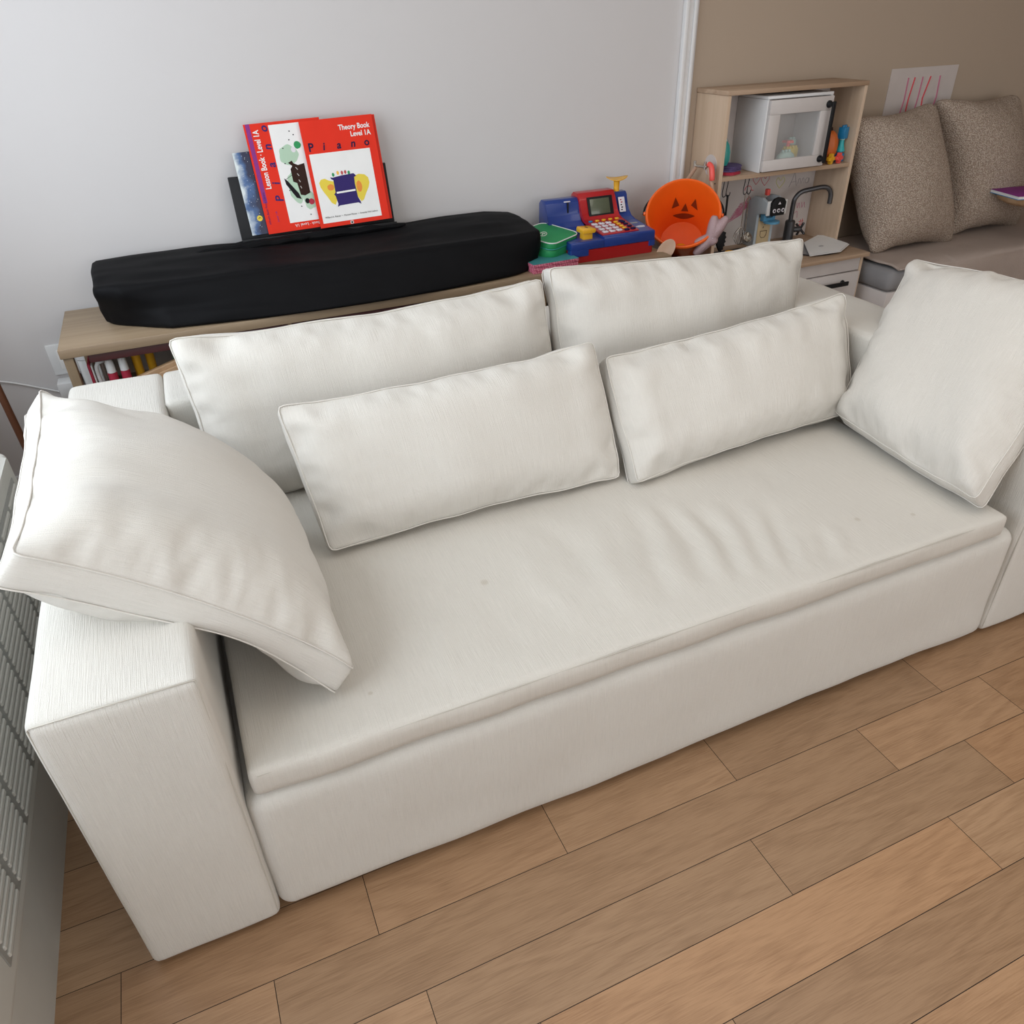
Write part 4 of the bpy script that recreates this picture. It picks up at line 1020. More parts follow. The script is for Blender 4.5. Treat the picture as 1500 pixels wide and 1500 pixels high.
# counter with raised corner between hob and sink
bm = bmesh.new()
add_box(bm, K0-0.004, K1+0.006, KF-0.006, KU-0.002, HC-0.017, HC, 0.0015)
add_box(bm, K0+0.017, K1-0.017, KU-0.0015, KB-0.013, HC-0.017, HC, 0.0)
bm_obj('counter_top', bm, 'birch_top', kt)
prism('hob', rrect(K0+0.055, K0+0.30, 1.70, 1.965, 0.012), HC+0.0006, HC+0.004, xy, 'black', kt, bev=0.0012)
for x, y, r_ in ((K0+0.125, 1.77, 0.036), (K0+0.215, 1.885, 0.045)):
    tube('hob_ring', [Vector((a, b, HC+0.0046)) for a, b in ellipse(x, y, r_, r_, 32)+[ellipse(x, y, r_, r_, 32)[0]]], 0.0012, 'grey', kt, 6)
bm = bmesh.new()
ring = [(0, 0.000), (0.088, 0.0), (0.108, 0.0), (0.110, 0.003), (0.106, 0.0055), (0.100, 0.004), (0.094, -0.004), (0.0, -0.008)]
add_lathe(bm, [(r, HC+z+0.0012) for r, z in ring], 48, Matrix.Translation((3.035, 1.795, 0)), 1.22, 1.0); bm_obj('sink', bm, 'gunmetal', kt, angle=40)
lathe('sink_bowl', [(0, HC+0.0022), (0.098, HC+0.0022), (0.098, HC+0.0030), (0, HC+0.0026)], 'grey', kt, 40, Matrix.Translation((3.035, 1.795, 0)), 1.22, 1.0)
# shelf, microwave housing
box('shelf', K0+0.017, K1-0.017, KU+0.001, KB-0.013, 0.868, 0.885, 'birch_top', kt, bev=0.001)
box('microwave_side', 2.700, 2.710, KU+0.004, KB-0.014, 0.886, 1.16, 'white', kt, bev=0.0008)
box('microwave_side', 3.028, 3.040, KU+0.004, KB-0.014, 0.886, 1.16, 'white', kt, bev=0.0008)
box('microwave_top', 2.700, 3.040, KU+0.004, KB-0.014, 1.161, 1.172, 'white', kt, bev=0.0008)
dy0, dy1 = KU-0.012, KU+0.002
door = None
bm = bmesh.new()
dx0, dx1, dz0, dz1 = 2.706, 3.032, 0.890, 1.158
gx0, gx1, gz0, gz1 = 2.762, 2.972, 0.934, 1.105
for b_ in ((dx0, dx1, dz0, gz0), (dx0, dx1, gz1, dz1), (dx0, gx0, gz0+.0003, gz1-.0003), (gx1, dx1, gz0+.0003, gz1-.0003)):
    add_box(bm, b_[0], b_[1], dy0, dy1, b_[2], b_[3], 0.0012)
door = bm_obj('microwave_door', bm, 'offwhite', kt)
box('glass_pane', gx0, gx1, KU-0.006, KU-0.004, gz0, gz1, 'glass', door, bev=0)
for z in (0.918, 1.128):
    lathe('handle_boss', [(0, 0), (0.014, 0), (0.014, 0.006), (0.009, 0.012), (0.009, 0.026), (0, 0.026)], 'black', door, 24, Matrix.Translation((3.008, dy0, z)) @ Matrix.Rotation(R(90), 4, 'X'))
box('handle', 2.999, 3.017, dy0-0.034, dy0-0.026, 0.905, 1.14, 'black', door, bev=0.003)
# base cabinet fronts
box('front_rail', K0+0.018, K1-0.018, KF+0.020, KF+0.032, HC-0.080, HC-0.018, 'offwhite', kt, bev=0.001)
drw = box('drawer', 2.868, K1-0.019, KF+0.008, KF+0.024, 0.285, HC-0.083, 'offwhite', kt, bev=0.0015)
for x in (2.945, 3.105):
    lathe('handle_boss', [(0, 0), (0.010, 0), (0.010, 0.005), (0.006, 0.008), (0.006, 0.024), (0, 0.024)], 'black', drw, 20, Matrix.Translation((x, KF+0.008, 0.415)) @ Matrix.Rotation(R(90), 4, 'X'))
box('handle', 2.932, 3.118, KF-0.022, KF-0.014, 0.405, 0.425, 'black', drw, bev=0.003)
dr2 = box('oven_door', K0+0.020, 2.864, KF+0.008, KF+0.024, 0.10, HC-0.083, 'offwhite', kt, bev=0.0015)
box('handle', K0+0.08, 2.80, KF-0.022, KF-0.014, 0.405, 0.425, 'black', dr2, bev=0.003)
dr3 = box('cabinet_door', 2.868, K1-0.019, KF+0.008, KF+0.024, 0.10, 0.281, 'offwhite', kt, bev=0.0015)
box('plinth', K0+0.020, K1-0.020, KF+0.05, KF+0.062, 0.0, 0.095, 'birch_top', kt)
# tap
fb = Vector((3.025, 1.955, 0))
lathe('tap_base', [(0, HC+0.001), (0.030, HC+0.001), (0.030, HC+0.006), (0.0235, HC+0.008), (0.0225, HC+0.095), (0.018, HC+0.100), (0, HC+0.100)], 'gunmetal', kt, 28, Matrix.Translation(fb))
sp_ = smooth_path([fb+Vector((0, 0, HC+0.095)), fb+Vector((0.0, 0, HC+0.16)), fb+Vector((0.004, -0.002, HC+0.195)), fb+Vector((0.028, -0.010, HC+0.222)), fb+Vector((0.075, -0.024, HC+0.232)), fb+Vector((0.125, -0.038, HC+0.238)), fb+Vector((0.152, -0.046, HC+0.230)), fb+Vector((0.166, -0.050, HC+0.206)), fb+Vector((0.168, -0.051, HC+0.165))], 8)
tube('tap_spout', sp_, 0.0105, 'gunmetal', kt, 16)
tube('tap_valve', [fb+Vector((0.018, -0.004, HC+0.056)), fb+Vector((0.052, -0.012, HC+0.056))], 0.013, 'gunmetal', kt, 16)
kn = bmesh.new(); kc = fb+Vector((0.056, -0.012, HC+0.056))
for k in range(4):
    a = k*math.pi/2+0.5; v = Vector((0.0, math.cos(a), math.sin(a)))
    add_tube(kn, [kc, kc+v*0.030], [0.006, 0.0055], 10)
    add_lathe(kn, [(0, -0.006), (0.005, -0.004), (0.0068, 0), (0.005, 0.004), (0, 0.006)], 10, Matrix.Translation(kc+v*0.031))
bm_obj('tap_handle', kn, 'gunmetal', kt)
# drawings on the back board
def pen(pts, mat, w=0.0016, nm='pen_drawing'):
    pts = smooth_path([(x, 0, z) for x, z in pts], 5)
    tube(nm, [Vector((p.x, KB-0.0125, p.z)) for p in pts], w, mat, kt, 5)
def heart(cx, cz, s): return [(cx, cz-s), (cx-s, cz+0.2*s), (cx-0.6*s, cz+s), (cx, cz+0.35*s), (cx+0.6*s, cz+s), (cx+s, cz+0.2*s), (cx, cz-s)]
pen(heart(2.86, 0.815, 0.020), 'red_pen', 0.0010); pen(heart(2.91, 0.808, 0.022), 'red_pen', 0.0010)
pen(heart(3.00, 0.790, 0.024), 'yellow_pen', 0.0016)
pen([(3.055+0.0, 0.765), (3.07, 0.80), (3.078, 0.826), (3.088, 0.80), (3.098, 0.768)], 'grey_pen', 0.0012); pen([(3.062, 0.785), (3.095, 0.788)], 'grey_pen', 0.0012)
for k, x in enumerate((3.106, 3.128)):
    pen([(x, 0.775), (x+0.002, 0.795), (x+0.010, 0.797), (x+0.014, 0.775)], 'grey_pen', 0.0012)
pen([(3.168, 0.795), (3.152, 0.795), (3.150, 0.778), (3.164, 0.776), (3.168, 0.796), (3.172, 0.774)], 'grey_pen', 0.0012)
for k in range(3):
    pen([(3.115+k*0.022, 0.745), (3.117+k*0.022, 0.727), (3.128+k*0.022, 0.727), (3.130+k*0.022, 0.742)], 'grey_pen', 0.0009)
for k in range(8):
    pen([(2.72+0.006*k, 0.640+0.008*k), (2.80+0.004*k, 0.672+0.006*k), (2.74+0.006*k, 0.655+0.009*k), (2.83, 0.70+0.004*k)], 'pink_pen', 0.0014)
pen([(2.80, 0.775), (2.81, 0.792), (2.832, 0.790), (2.838, 0.775), (2.85, 0.772)], 'red_pen', 0.0016)
pen([(2.82, 0.70), (2.84, 0.73), (2.83, 0.745), (2.815, 0.72), (2.85, 0.715)], 'red_pen', 0.0014)
pen([(3.12, 0.69), (3.128, 0.665), (3.134, 0.688), (3.142, 0.664)], 'pink_pen', 0.0012); pen([(3.150, 0.69), (3.155, 0.665), (3.165, 0.688), (3.172, 0.664)], 'pink_pen', 0.0012)
pen([(3.11, 0.64), (3.13, 0.65), (3.135, 0.62)], 'pink_pen', 0.0012)
pen([(3.15, 0.60), (3.18, 0.602)], 'red_pen', 0.0013); pen([(3.152, 0.585), (3.180, 0.587)], 'red_pen', 0.0013); pen([(3.160, 0.61), (3.163, 0.575)], 'red_pen', 0.0013); pen([(3.172, 0.612), (3.174, 0.575)], 'red_pen', 0.0013)

# ------------------------------------------------------------------ hooks and utensils under the shelf
def hook(x, lab):
    o = room_thing('utensil_hook', (x, 1.90, 0.866), lab, 'hook', 'utensil hooks')
    tube('wire', smooth_path([(x, 1.905, 0.862), (x-0.004, 1.895, 0.866), (x-0.006, 1.885, 0.855), (x-0.010, 1.885, 0.815), (x-0.004, 1.885, 0.796), (x+0.008, 1.885, 0.800), (x+0.010, 1.885, 0.812)], 6), 0.0018, 'black', o, 8)
    return o
hook(2.570, 'black wire hook under the kitchen shelf, nearest the left side panel')
hook(2.590, 'black wire hook holding the black pasta server')
hook(2.680, 'black wire hook under the kitchen shelf, holding the steel whisk')
hook(2.700, 'black wire hook under the kitchen shelf, rightmost of the four')
ld = room_thing('pasta_server', (2.59, 1.885, 0.6), 'black toothed pasta server hanging from a hook in the play kitchen', 'utensil')
tube('handle', smooth_path([(2.590, 1.885, 0.802), (2.590, 1.884, 0.76), (2.588, 1.882, 0.70), (2.580, 1.880, 0.655)], 6), 0.0045, 'black', ld, 10)
sp2 = [(2.572, 0.660), (2.558, 0.648), (2.552, 0.62), (2.555, 0.595), (2.570, 0.570), (2.583, 0.562), (2.580, 0.576), (2.592, 0.574), (2.586, 0.588), (2.599, 0.590), (2.590, 0.602), (2.602, 0.608), (2.592, 0.618), (2.602, 0.628), (2.592, 0.636), (2.598, 0.648), (2.585, 0.652)]
prism('head', sp2, 1.872, 1.882, xz, 'black', ld, bev=0.0015)
wk = room_thing('steel_whisk', (2.685, 1.885, 0.6), 'small steel whisk hanging among the kitchen utensils', 'utensil')
tube('handle', [(2.684, 1.885, 0.800), (2.684, 1.884, 0.66)], 0.002, 'steel', wk, 8)
bm = bmesh.new()
for k in range(6):
    a = math.pi*k/6
    add_tube(bm, smooth_path([(2.684+r*math.cos(a), 1.884+r*math.sin(a), z) for r, z in ((0.002, 0.66), (0.024, 0.635), (0.028, 0.610), (0.016, 0.590), (0, 0.584), (-0.016, 0.590), (-0.028, 0.610), (-0.024, 0.635), (-0.002, 0.66))], 4), 0.0011, 6)
bm_obj('wires', bm, 'steel', wk)
l2 = room_thing('steel_ladle', (2.712, 1.886, 0.6), 'small steel ladle hanging behind the whisk in the play kitchen', 'utensil')
tube('handle', [(2.704, 1.886, 0.800), (2.716, 1.892, 0.625)], 0.002, 'steel', l2, 8)
lathe('bowl', [(0, -0.020), (0.014, -0.016), (0.022, -0.004), (0.023, 0.004), (0.021, 0.004), (0.012, -0.012), (0, -0.016)], 'steel', l2, 24, Matrix.Translation((2.722, 1.880, 0.612)) @ Matrix.Rotation(R(60), 4, 'X'))

# ------------------------------------------------------------------ toy coffee maker
cm = room_thing('toy_coffee_maker', (2.90, 1.95, HC), 'grey-blue wooden toy coffee maker with black button plate on the kitchen counter', 'toy')
prof = [(2.030, HC+0.001), (1.905, HC+0.001), (1.905, HC+0.008), (1.955, HC+0.010), (1.955, HC+0.150), (1.900, HC+0.158), (1.895, HC+0.205), (1.935, HC+0.222), (1.985, HC+0.222), (2.020, HC+0.195), (2.030, HC+0.13)]
prism('side_wall', prof, 2.822, 2.836, yz, 'greyblue', cm, bev=0.001)
prism('side_wall', prof, 2.908, 2.922, yz, 'greyblue', cm, bev=0.001)
box('front_board', 2.8365, 2.9075, 1.952, 1.964, HC+0.002, HC+0.130, 'pine', cm)
box('base_board', 2.8365, 2.9075, 1.90, 1.951, HC+0.001, HC+0.010, 'greyblue', cm)
prism('button_plate', [(2.842, HC+0.150), (2.912, HC+0.150), (2.916, HC+0.205), (2.902, HC+0.222), (2.876, HC+0.228), (2.852, HC+0.222), (2.838, HC+0.205)], 1.880, 1.894, xz, 'black', cm, bev=0.002)
box('plate_frame', 2.825, 2.935, 1.8945, 1.902, HC+0.150, HC+0.212, 'white_pl', cm)
for k in range(3):
    lathe('button', [(0, 0), (0.0085, 0), (0.0085, 0.002), (0, 0.0025)], 'key_white', cm, 20, Matrix.Translation((2.853+k*0.024, 1.8798, HC+0.172)) @ Matrix.Rotation(R(90), 4, 'X'))
    lathe('button_symbol', [(0, 0), (0.0045, 0), (0.0045, 0.001), (0, 0.001)], 'ink', cm, 12, Matrix.Translation((2.853+k*0.024, 1.8772, HC+0.172)) @ Matrix.Rotation(R(90), 4, 'X'))
prism('top_symbol', [(2.870, HC+0.198), (2.886, HC+0.198), (2.878, HC+0.209)], 1.879, 1.8798, xz, 'key_white', cm)
prism('spout_ring', [(2.840, HC+0.118), (2.905, HC+0.118), (2.905, HC+0.150), (2.895, HC+0.150), (2.890, HC+0.132), (2.855, HC+0.132), (2.850, HC+0.150), (2.840, HC+0.150)], 1.925, 1.950, xz, 'lightblue', cm, bev=0.001)
lathe('drip_disc', [(0, 0), (0.036, 0), (0.036, 0.009), (0, 0.009)], 'lightblue', cm, 32, Matrix.Translation((2.877, 1.915, HC+0.112)))
tube('cup_outline', [Vector((x, 1.9512, z)) for x, z in ((2.852, HC+0.070), (2.854, HC+0.050), (2.862, HC+0.040), (2.880, HC+0.040), (2.888, HC+0.050), (2.890, HC+0.070), (2.852, HC+0.070))], 0.0011, 'brown_ink', cm, 6)
tube('steam_outline', [Vector((2.866, 1.9512, HC+0.082)), Vector((2.868, 1.9512, HC+0.090))], 0.0016, 'brown_ink', cm, 6); tube('steam_outline', [Vector((2.874, 1.9512, HC+0.098)), Vector((2.873, 1.9512, HC+0.104))], 0.0018, 'brown_ink', cm, 6)
lathe('knob', [(0, 0), (0.017, 0), (0.020, 0.006), (0.020, 0.014), (0.015, 0.018), (0, 0.018)], 'lightblue', cm, 24, Matrix.Translation((2.8215, 1.995, HC+0.045)) @ Matrix.Rotation(R(-90), 4, 'Y'))
box('red_peg', 2.866, 2.882, 1.955, 1.975, HC+0.2225, HC+0.250, 'coral', cm, bev=0.003)
# yellow dotted cup
yc_ = room_thing('yellow_dotted_cup', (2.585, 1.81, HC), 'small yellow toy cup with dark dots on the kitchen counter, beside the glittery starfish', 'cup')
lathe('bowl', [(0, HC+0.0045), (0.018, HC+0.0045), (0.024, HC+0.045), (0.0245, HC+0.048), (0.022, HC+0.048), (0.017, HC+0.008), (0, HC+0.008)], 'yellow', yc_, 28, Matrix.Translation((2.575, 1.80, 0)))
for k in range(3):
    lathe('dot', [(0, 0), (0.0028, 0), (0.0028, 0.001), (0, 0.001)], 'brown_ink', yc_, 10, Matrix.Translation((2.575-0.0125, 1.80-0.0175, HC+0.014+k*0.011)) @ Matrix.Rotation(R(-35), 4, 'Z') @ Matrix.Rotation(R(95), 4, 'X'))
# paper bag on the sink
pb = room_thing('paper_bag', (3.10, 1.79, HC), 'folded white paper bag with a small printed mark lying on the play sink', 'bag')
bag = [(2.925, 1.690), (3.085, 1.672), (3.200, 1.742), (3.212, 1.905), (3.190, 1.925), (3.045, 1.86)]
def bagz(u, v, d): return Vector((u, v, HC+0.0075+d+0.006*(u-2.92)/0.3))
prism('lower_sheet', bag, 0.0, 0.002, bagz, 'paper', pb)
prism('upper_sheet', [(x*0.985+0.045 if x < 3.1 else x-0.006, y+0.004) for x, y in bag], 0.0045, 0.006, bagz, 'paper', pb)
for k, (a, b_, c_, d_) in enumerate(((0, 0, 0.022, 0.004), (0, 0.010, 0.022, 0.014), (0, 0, 0.004, 0.014), (0.018, 0, 0.022, 0.014))):
    m_ = Matrix.Translation((3.055, 1.765, HC+0.0163)) @ Matrix.Rotation(R(12), 4, 'Z')
    bm = bmesh.new(); add_box(bm, a, c_, b_, d_, 0, 0.0006, 0, 1, m_); bm_obj('printed_mark', bm, 'grey', pb)
# shelf things, left bay (shelf top 0.885)
ZS = 0.8862
eg = room_thing('teal_glitter_egg', (2.565, 1.90, ZS), 'teal glittery egg shape standing in the left bay of the kitchen shelf', 'toy')
lathe('shell', [(0, ZS+0.030), (0.016, ZS+0.034), (0.024, ZS+0.055), (0.024, ZS+0.085), (0.017, ZS+0.112), (0.008, ZS+0.125), (0, ZS+0.127)], 'teal_egg', eg, 24, Matrix.Translation((2.562, 1.905, 0)))
lathe('tip', [(0, ZS+0.127), (0.006, ZS+0.127), (0.004, ZS+0.134), (0, ZS+0.136)], 'mint', eg, 12, Matrix.Translation((2.562, 1.905, 0)))
rc = room_thing('red_folded_cloth', (2.60, 1.92, ZS), 'dark red folded cloth, bottom of the pile on the kitchen shelf', 'cloth')
prism('layer', blob(2.585, 1.925, 0.062, 0.075, 4, 26, 0.15), ZS, ZS+0.006, xy, 'cloth_red', rc, bev=0.001); prism('layer', blob(2.583, 1.925, 0.060, 0.073, 5, 26, 0.15), ZS+0.0065, ZS+0.011, xy, 'cloth_red', rc, bev=0.001)
pc = room_thing('purple_folded_cloth', (2.60, 1.92, ZS+0.0115), 'dark purple folded cloth on the red one in the left shelf bay', 'cloth')
for k in range(3):
    prism('layer', blob(2.590+0.004*k, 1.925, 0.060-0.003*k, 0.072-0.003*k, 7+k, 30, 0.25), ZS+0.012+k*0.0062, ZS+0.0175+k*0.0062, xy, 'cloth_purple', pc, bev=0.0012)
gpz = room_thing('grey_board', (2.62, 2.0, ZS), 'grey rounded board standing upright at the back of the left shelf bay', 'board')
prism('panel', [(2.530, ZS), (2.652, ZS), (2.662, ZS+0.05), (2.655, ZS+0.11), (2.640, ZS+0.128), (2.530, ZS+0.128)], 2.006, 2.012, xz, 'grey', gpz, bev=0.001)
box('foot', 2.56, 2.62, 2.0125, 2.022, ZS, ZS+0.012, 'grey', gpz)
# inside the microwave
def brick(name, x, y, z, w, d, h, mat, lab, studs=(2, 1), rot=0, group=None):
    o = thing(name, (x, y, z), lab, 'toy brick', (0, 0, R(rot)), group)
    bm = bmesh.new(); add_box(bm, -w/2, w/2, -d/2, d/2, 0, h, 0.0015); bm_obj('body', bm, mat, o)
    for i in range(studs[0]):
        for j in range(studs[1]):
            sx_, sy_ = (i-(studs[0]-1)/2)*w/studs[0], (j-(studs[1]-1)/2)*d/studs[1]
            lathe('stud', [(0, h), (0.0062, h), (0.0062, h+0.007), (0.0052, h+0.008), (0, h+0.008)], mat, o, 16, Matrix.Translation((sx_, sy_, 0)))
    return o
md_ = room_thing('mint_dome_brick', (2.88, 1.90, ZS), 'pale mint dome-shaped toy brick inside the toy microwave', 'toy brick')
lathe('dome', [(0, ZS), (0.040, ZS), (0.042, ZS+0.02), (0.036, ZS+0.048), (0.022, ZS+0.060), (0, ZS+0.062)], 'mint', md_, 32, Matrix.Translation((2.885, 1.90, 0)), 1.15, 0.7)
for k in range(3): lathe('stud', [(0, ZS+0.058), (0.006, ZS+0.058), (0.006, ZS+0.069), (0, ZS+0.070)], 'mint', md_, 14, Matrix.Translation((2.868+k*0.017, 1.90, 0)))
brick('yellow_brick', 2.945, 1.945, ZS, 0.070, 0.032, 0.066, 'yellow_ink', 'yellow studded toy brick inside the toy microwave, behind the mint dome', (4, 2), 8)
brick('mint_brick', 2.972, 1.972, ZS+0.0745, 0.032, 0.020, 0.022, 'mint', 'small pale mint toy brick behind the red flower piece inside the microwave', (2, 1), 0)
fl = thing('red_flower_piece', (2.925, 1.940, ZS+0.0745), 'red flower-shaped toy piece on top of the yellow brick inside the microwave', 'toy')
prism('petals', [((0.027 if k % 2 == 0 else 0.013)*math.cos(2*math.pi*k/10), (0.027 if k % 2 == 0 else 0.013)*math.sin(2*math.pi*k/10)) for k in range(10)], 0.014, 0.024, xy, 'coral', fl, bev=0.002)
lathe('stem', [(0, 0), (0.008, 0), (0.008, 0.0135), (0, 0.0135)], 'coral', fl, 16)
# right bay
def plus_brick(name, x, y, z, mat, lab):
    o = thing(name, (x, y, z), lab, 'toy brick', (0, 0, R(12)))
    s, t_ = 0.007, 0.0215
    prism('body', [(-s, 0), (s, 0), (s, t_-s), (t_, t_-s), (t_, t_+s), (s, t_+s), (s, 2*t_), (-s, 2*t_), (-s, t_+s), (-t_, t_+s), (-t_, t_-s), (-s, t_-s)], -0.008, 0.008, xz, mat, o, bev=0.0015)
    lathe('hub', [(0, 0), (0.006, 0), (0.006, 0.004), (0, 0.004)], mat, o, 14, Matrix.Translation((0, -0.0082, t_)) @ Matrix.Rotation(R(90), 4, 'X'))
    return o
plus_brick('yellow_plus_brick', 3.094, 1.846, ZS, 'yellow', 'yellow plus-shaped toy brick in the right bay of the kitchen shelf')
plus_brick('coral_plus_brick', 3.140, 1.846, ZS, 'coral', 'coral pink plus-shaped toy brick in the right bay of the kitchen shelf')
pk = room_thing('toy_pumpkin', (3.108, 1.885, ZS), 'dark orange rounded toy pumpkin in the right bay of the kitchen shelf', 'toy')
bm = bmesh.new()
nlat, nlon = 20, 48; rows_ = []
for j in range(nlat+1):
    th = math.pi*j/nlat; rw = []
    for k in range(nlon):
        ph = 2*math.pi*k/nlon; rr = 0.034*math.sin(th)*(1+0.07*abs(math.cos(4*ph))) + 1e-4
        rw.append(bm.verts.new((3.108+rr*math.cos(ph), 1.885+rr*math.sin(ph), ZS+0.066-0.064*math.cos(th))))
    rows_.append(rw)
for j in range(nlat):
    for k in range(nlon): bm.faces.new((rows_[j][k], rows_[j][(k+1) % nlon], rows_[j+1][(k+1) % nlon], rows_[j+1][k]))
bm_obj('shell', bm, 'pumpkin', pk, angle=60)
lathe('stalk', [(0, ZS+0.129), (0.005, ZS+0.129), (0.003, ZS+0.142), (0, ZS+0.142)], 'brown_ink', pk, 10, Matrix.Translation((3.108, 1.885, 0)))
brick('blue_brick', 3.177, 1.885, ZS, 0.034, 0.028, 0.033, 'blue_toy', 'bright blue toy brick, lowest of the stack at the right end of the kitchen shelf', (2, 1), 10)
tb = thing('teal_funnel_brick', (3.177, 1.885, ZS+0.0415), 'pale teal tapering toy brick in the middle of the blue stack', 'toy brick')
lathe('body', [(0, 0), (0.019, 0), (0.017, 0.008), (0.011, 0.030), (0.010, 0.046), (0, 0.046)], 'teal_pl', tb, 24)
lathe('collar', [(0, 0.0465), (0.012, 0.0465), (0.012, 0.050), (0, 0.050)], 'mint', tb, 20)
brick('blue_brick', 3.177, 1.885, ZS+0.092, 0.036, 0.030, 0.046, 'blue_toy', 'bright blue toy brick, topmost of the stack at the right end of the kitchen shelf', (2, 1), 18)

# ================================================================== stool, basket, bucket, utensils
st = room_thing('wooden_stool', (2.34, 1.80, 0), 'small brown wooden stool between the sideboard and the play kitchen', 'stool')
box('seat', 2.175, 2.485, 1.66, 1.97, 0.535, 0.557, 'brown_wood', st, bev=0.004)
for x in (2.185, 2.455):
    for y in (1.67, 1.94):
        box('leg', x, x+0.022, y, y+0.022, 0, 0.5345, 'beech', st, bev=0.002)
bk = room_thing('ribbed_basket', (2.305, 1.725, 0.557), 'small beige ribbed basket on the stool, under the front of the orange bucket', 'basket')
pr_ = [(0, 0.558), (0.055, 0.558)]
for k in range(4):
    z = 0.560+k*0.0110; r_ = 0.056+0.0010*k; pr_ += [(r_, z), (r_+0.0028, z+0.003), (r_+0.0028, z+0.008), (r_, z+0.0105)]
pr_ += [(0.060, 0.606), (0.057, 0.606), (0.053, 0.565), (0, 0.565)]
lathe('wall', pr_, 'basket', bk, 48, Matrix.Translation((2.305, 1.725, 0)))
lathe('dark_handle_hole', [(0, 0), (0.006, 0), (0.006, 0.0015), (0, 0.0015)], 'brown_dark', bk, 20, Matrix.Translation((2.305+0.005, 1.725-0.0605, 0.585)) @ Matrix.Rotation(R(90), 4, 'X'))
axis = Vector((-0.44, -0.60, 0.66)).normalized()
oc = Vector((2.283, 1.765, 0.783))
zq = axis.to_track_quat('Z', 'Y'); BM = Matrix.Translation(oc) @ zq.to_matrix().to_4x4()
bu = room_thing('pumpkin_bucket', tuple(oc-axis*0.2), 'orange plastic bucket with a printed pumpkin face inside, tilted towards the room', 'bucket')
lathe('shell', [(0, -0.245), (0.088, -0.245), (0.094, -0.238), (0.140, -0.012), (0.150, -0.010), (0.153, -0.003), (0.150, 0.003), (0.143, 0.003), (0.137, -0.005), (0.090, -0.232), (0, -0.236)], 'orange', bu, 72, BM)
# locate bucket frame: 'up' on the inside wall as the photo shows it
bx = (BM.to_3x3() @ Vector((1, 0, 0))); by = (BM.to_3x3() @ Vector((0, 1, 0)))
vup = Vector((0, 0, 1)); vup = (vup-axis*vup.dot(axis)).normalized(); vrt = vup.cross(axis).normalized()
def inner(u, t, off=0.0012):
    """u: angle around the inner wall from 'up' (radians), t: depth below the rim 0..1"""
    r_ = 0.137-0.047*t-off; d = -0.005-0.227*t
    return oc + axis*d + (vup*math.cos(u)+vrt*math.sin(u))*r_
def face_shape(name, outline):
    n = 1; bm = bmesh.new()
    # fine triangulated patch following the cone
    o2 = [inner(a, t+0.10) for a, t in outline]; o3 = [inner(a, t+0.10, 0.0004) for a, t in outline]
    fa = bm.faces.new([bm.verts.new(p) for p in o2])
    bmesh.ops.triangulate(bm, faces=[fa]); bm_obj(name, bm, 'face_ink', bu, smooth=False)
def dense(pts, m=5):
    o = []
    for i, p in enumerate(pts):
        q = pts[(i+1) % len(pts)]
        for k in range(m): o.append((p[0]+(q[0]-p[0])*k/m, p[1]+(q[1]-p[1])*k/m))
    return o
face_shape('printed_eye', [(-0.50, 0.47), (-0.33, 0.22), (-0.20, 0.45)])
face_shape('printed_eye', [(0.54, 0.49), (0.37, 0.24), (0.24, 0.43)])
face_shape('printed_nose', [(-0.13, 0.60), (0.03, 0.40), (0.17, 0.60)])
for i in range(6):
    a0 = -0.48+i*0.16; a1 = a0+0.16
    face_shape('printed_mouth', [(a0, 0.66), (a1, 0.66), (a1, 0.66+0.15*(1-(a1/0.49)**2)), (a0, 0.66+0.15*(1-(a0/0.49)**2)+0.001)])
yb = lathe('yellow_ball_cap', [(0, -0.2355), (0.036, -0.2355), (0.034, -0.222), (0.025, -0.212), (0.010, -0.207), (0, -0.206)], 'yellow', None, 32, BM @ Matrix.Translation(zq.inverted() @ (-vup*0.048)))
tag(yb, 'round yellow toy cap lying in the bottom of the orange bucket', 'toy')
hp = []
for k in range(25):
    a = R(-92+184*k/24)
    hp.append(oc - axis*0.012 + vrt*math.sin(a)*(0.160+0.010*math.cos(a)) + (vup*0.90-axis*0.42).normalized()*math.cos(a)*0.178)
tube('handle', hp, 0.0042, 'black', bu, 10)
for s_ in (-1, 1):
    lathe('handle_lug', [(0, 0), (0.009, 0), (0.008, 0.012), (0, 0.012)], 'orange', bu, 16, Matrix.Translation(oc-axis*0.012+vrt*s_*0.148) @ (vrt*s_).to_track_quat('Z', 'Y').to_matrix().to_4x4())
# wooden spoon
sn = room_thing('wooden_spoon', (2.165, 1.745, 0.60), 'pale wooden spoon with oval bowl leaning beside the orange bucket', 'spoon')
ms = Matrix.Translation((2.152, 1.675, 0.672)) @ Matrix.Rotation(R(-35), 4, 'Z') @ Matrix.Rotation(R(-14), 4, 'X') @ Matrix.Rotation(R(34), 4, 'Y')
lathe('spoon_bowl', [(0, -0.006), (0.70, -0.005), (1.0, -0.001), (1.0, 0.003), (0.92, 0.0035), (0.6, -0.001), (0, -0.0015)], 'spoon', sn, 36, ms @ Matrix.Rotation(R(90), 4, 'X') @ Matrix.Diagonal((0.030, 0.048, 1, 1)))
tube('spoon_handle', [ms @ Vector((0, 0.001, 0.040)), Vector((2.205, 1.735, 0.688)), Vector((2.25, 1.78, 0.668))], [0.006, 0.005, 0.005], 'spoon', sn, 10)
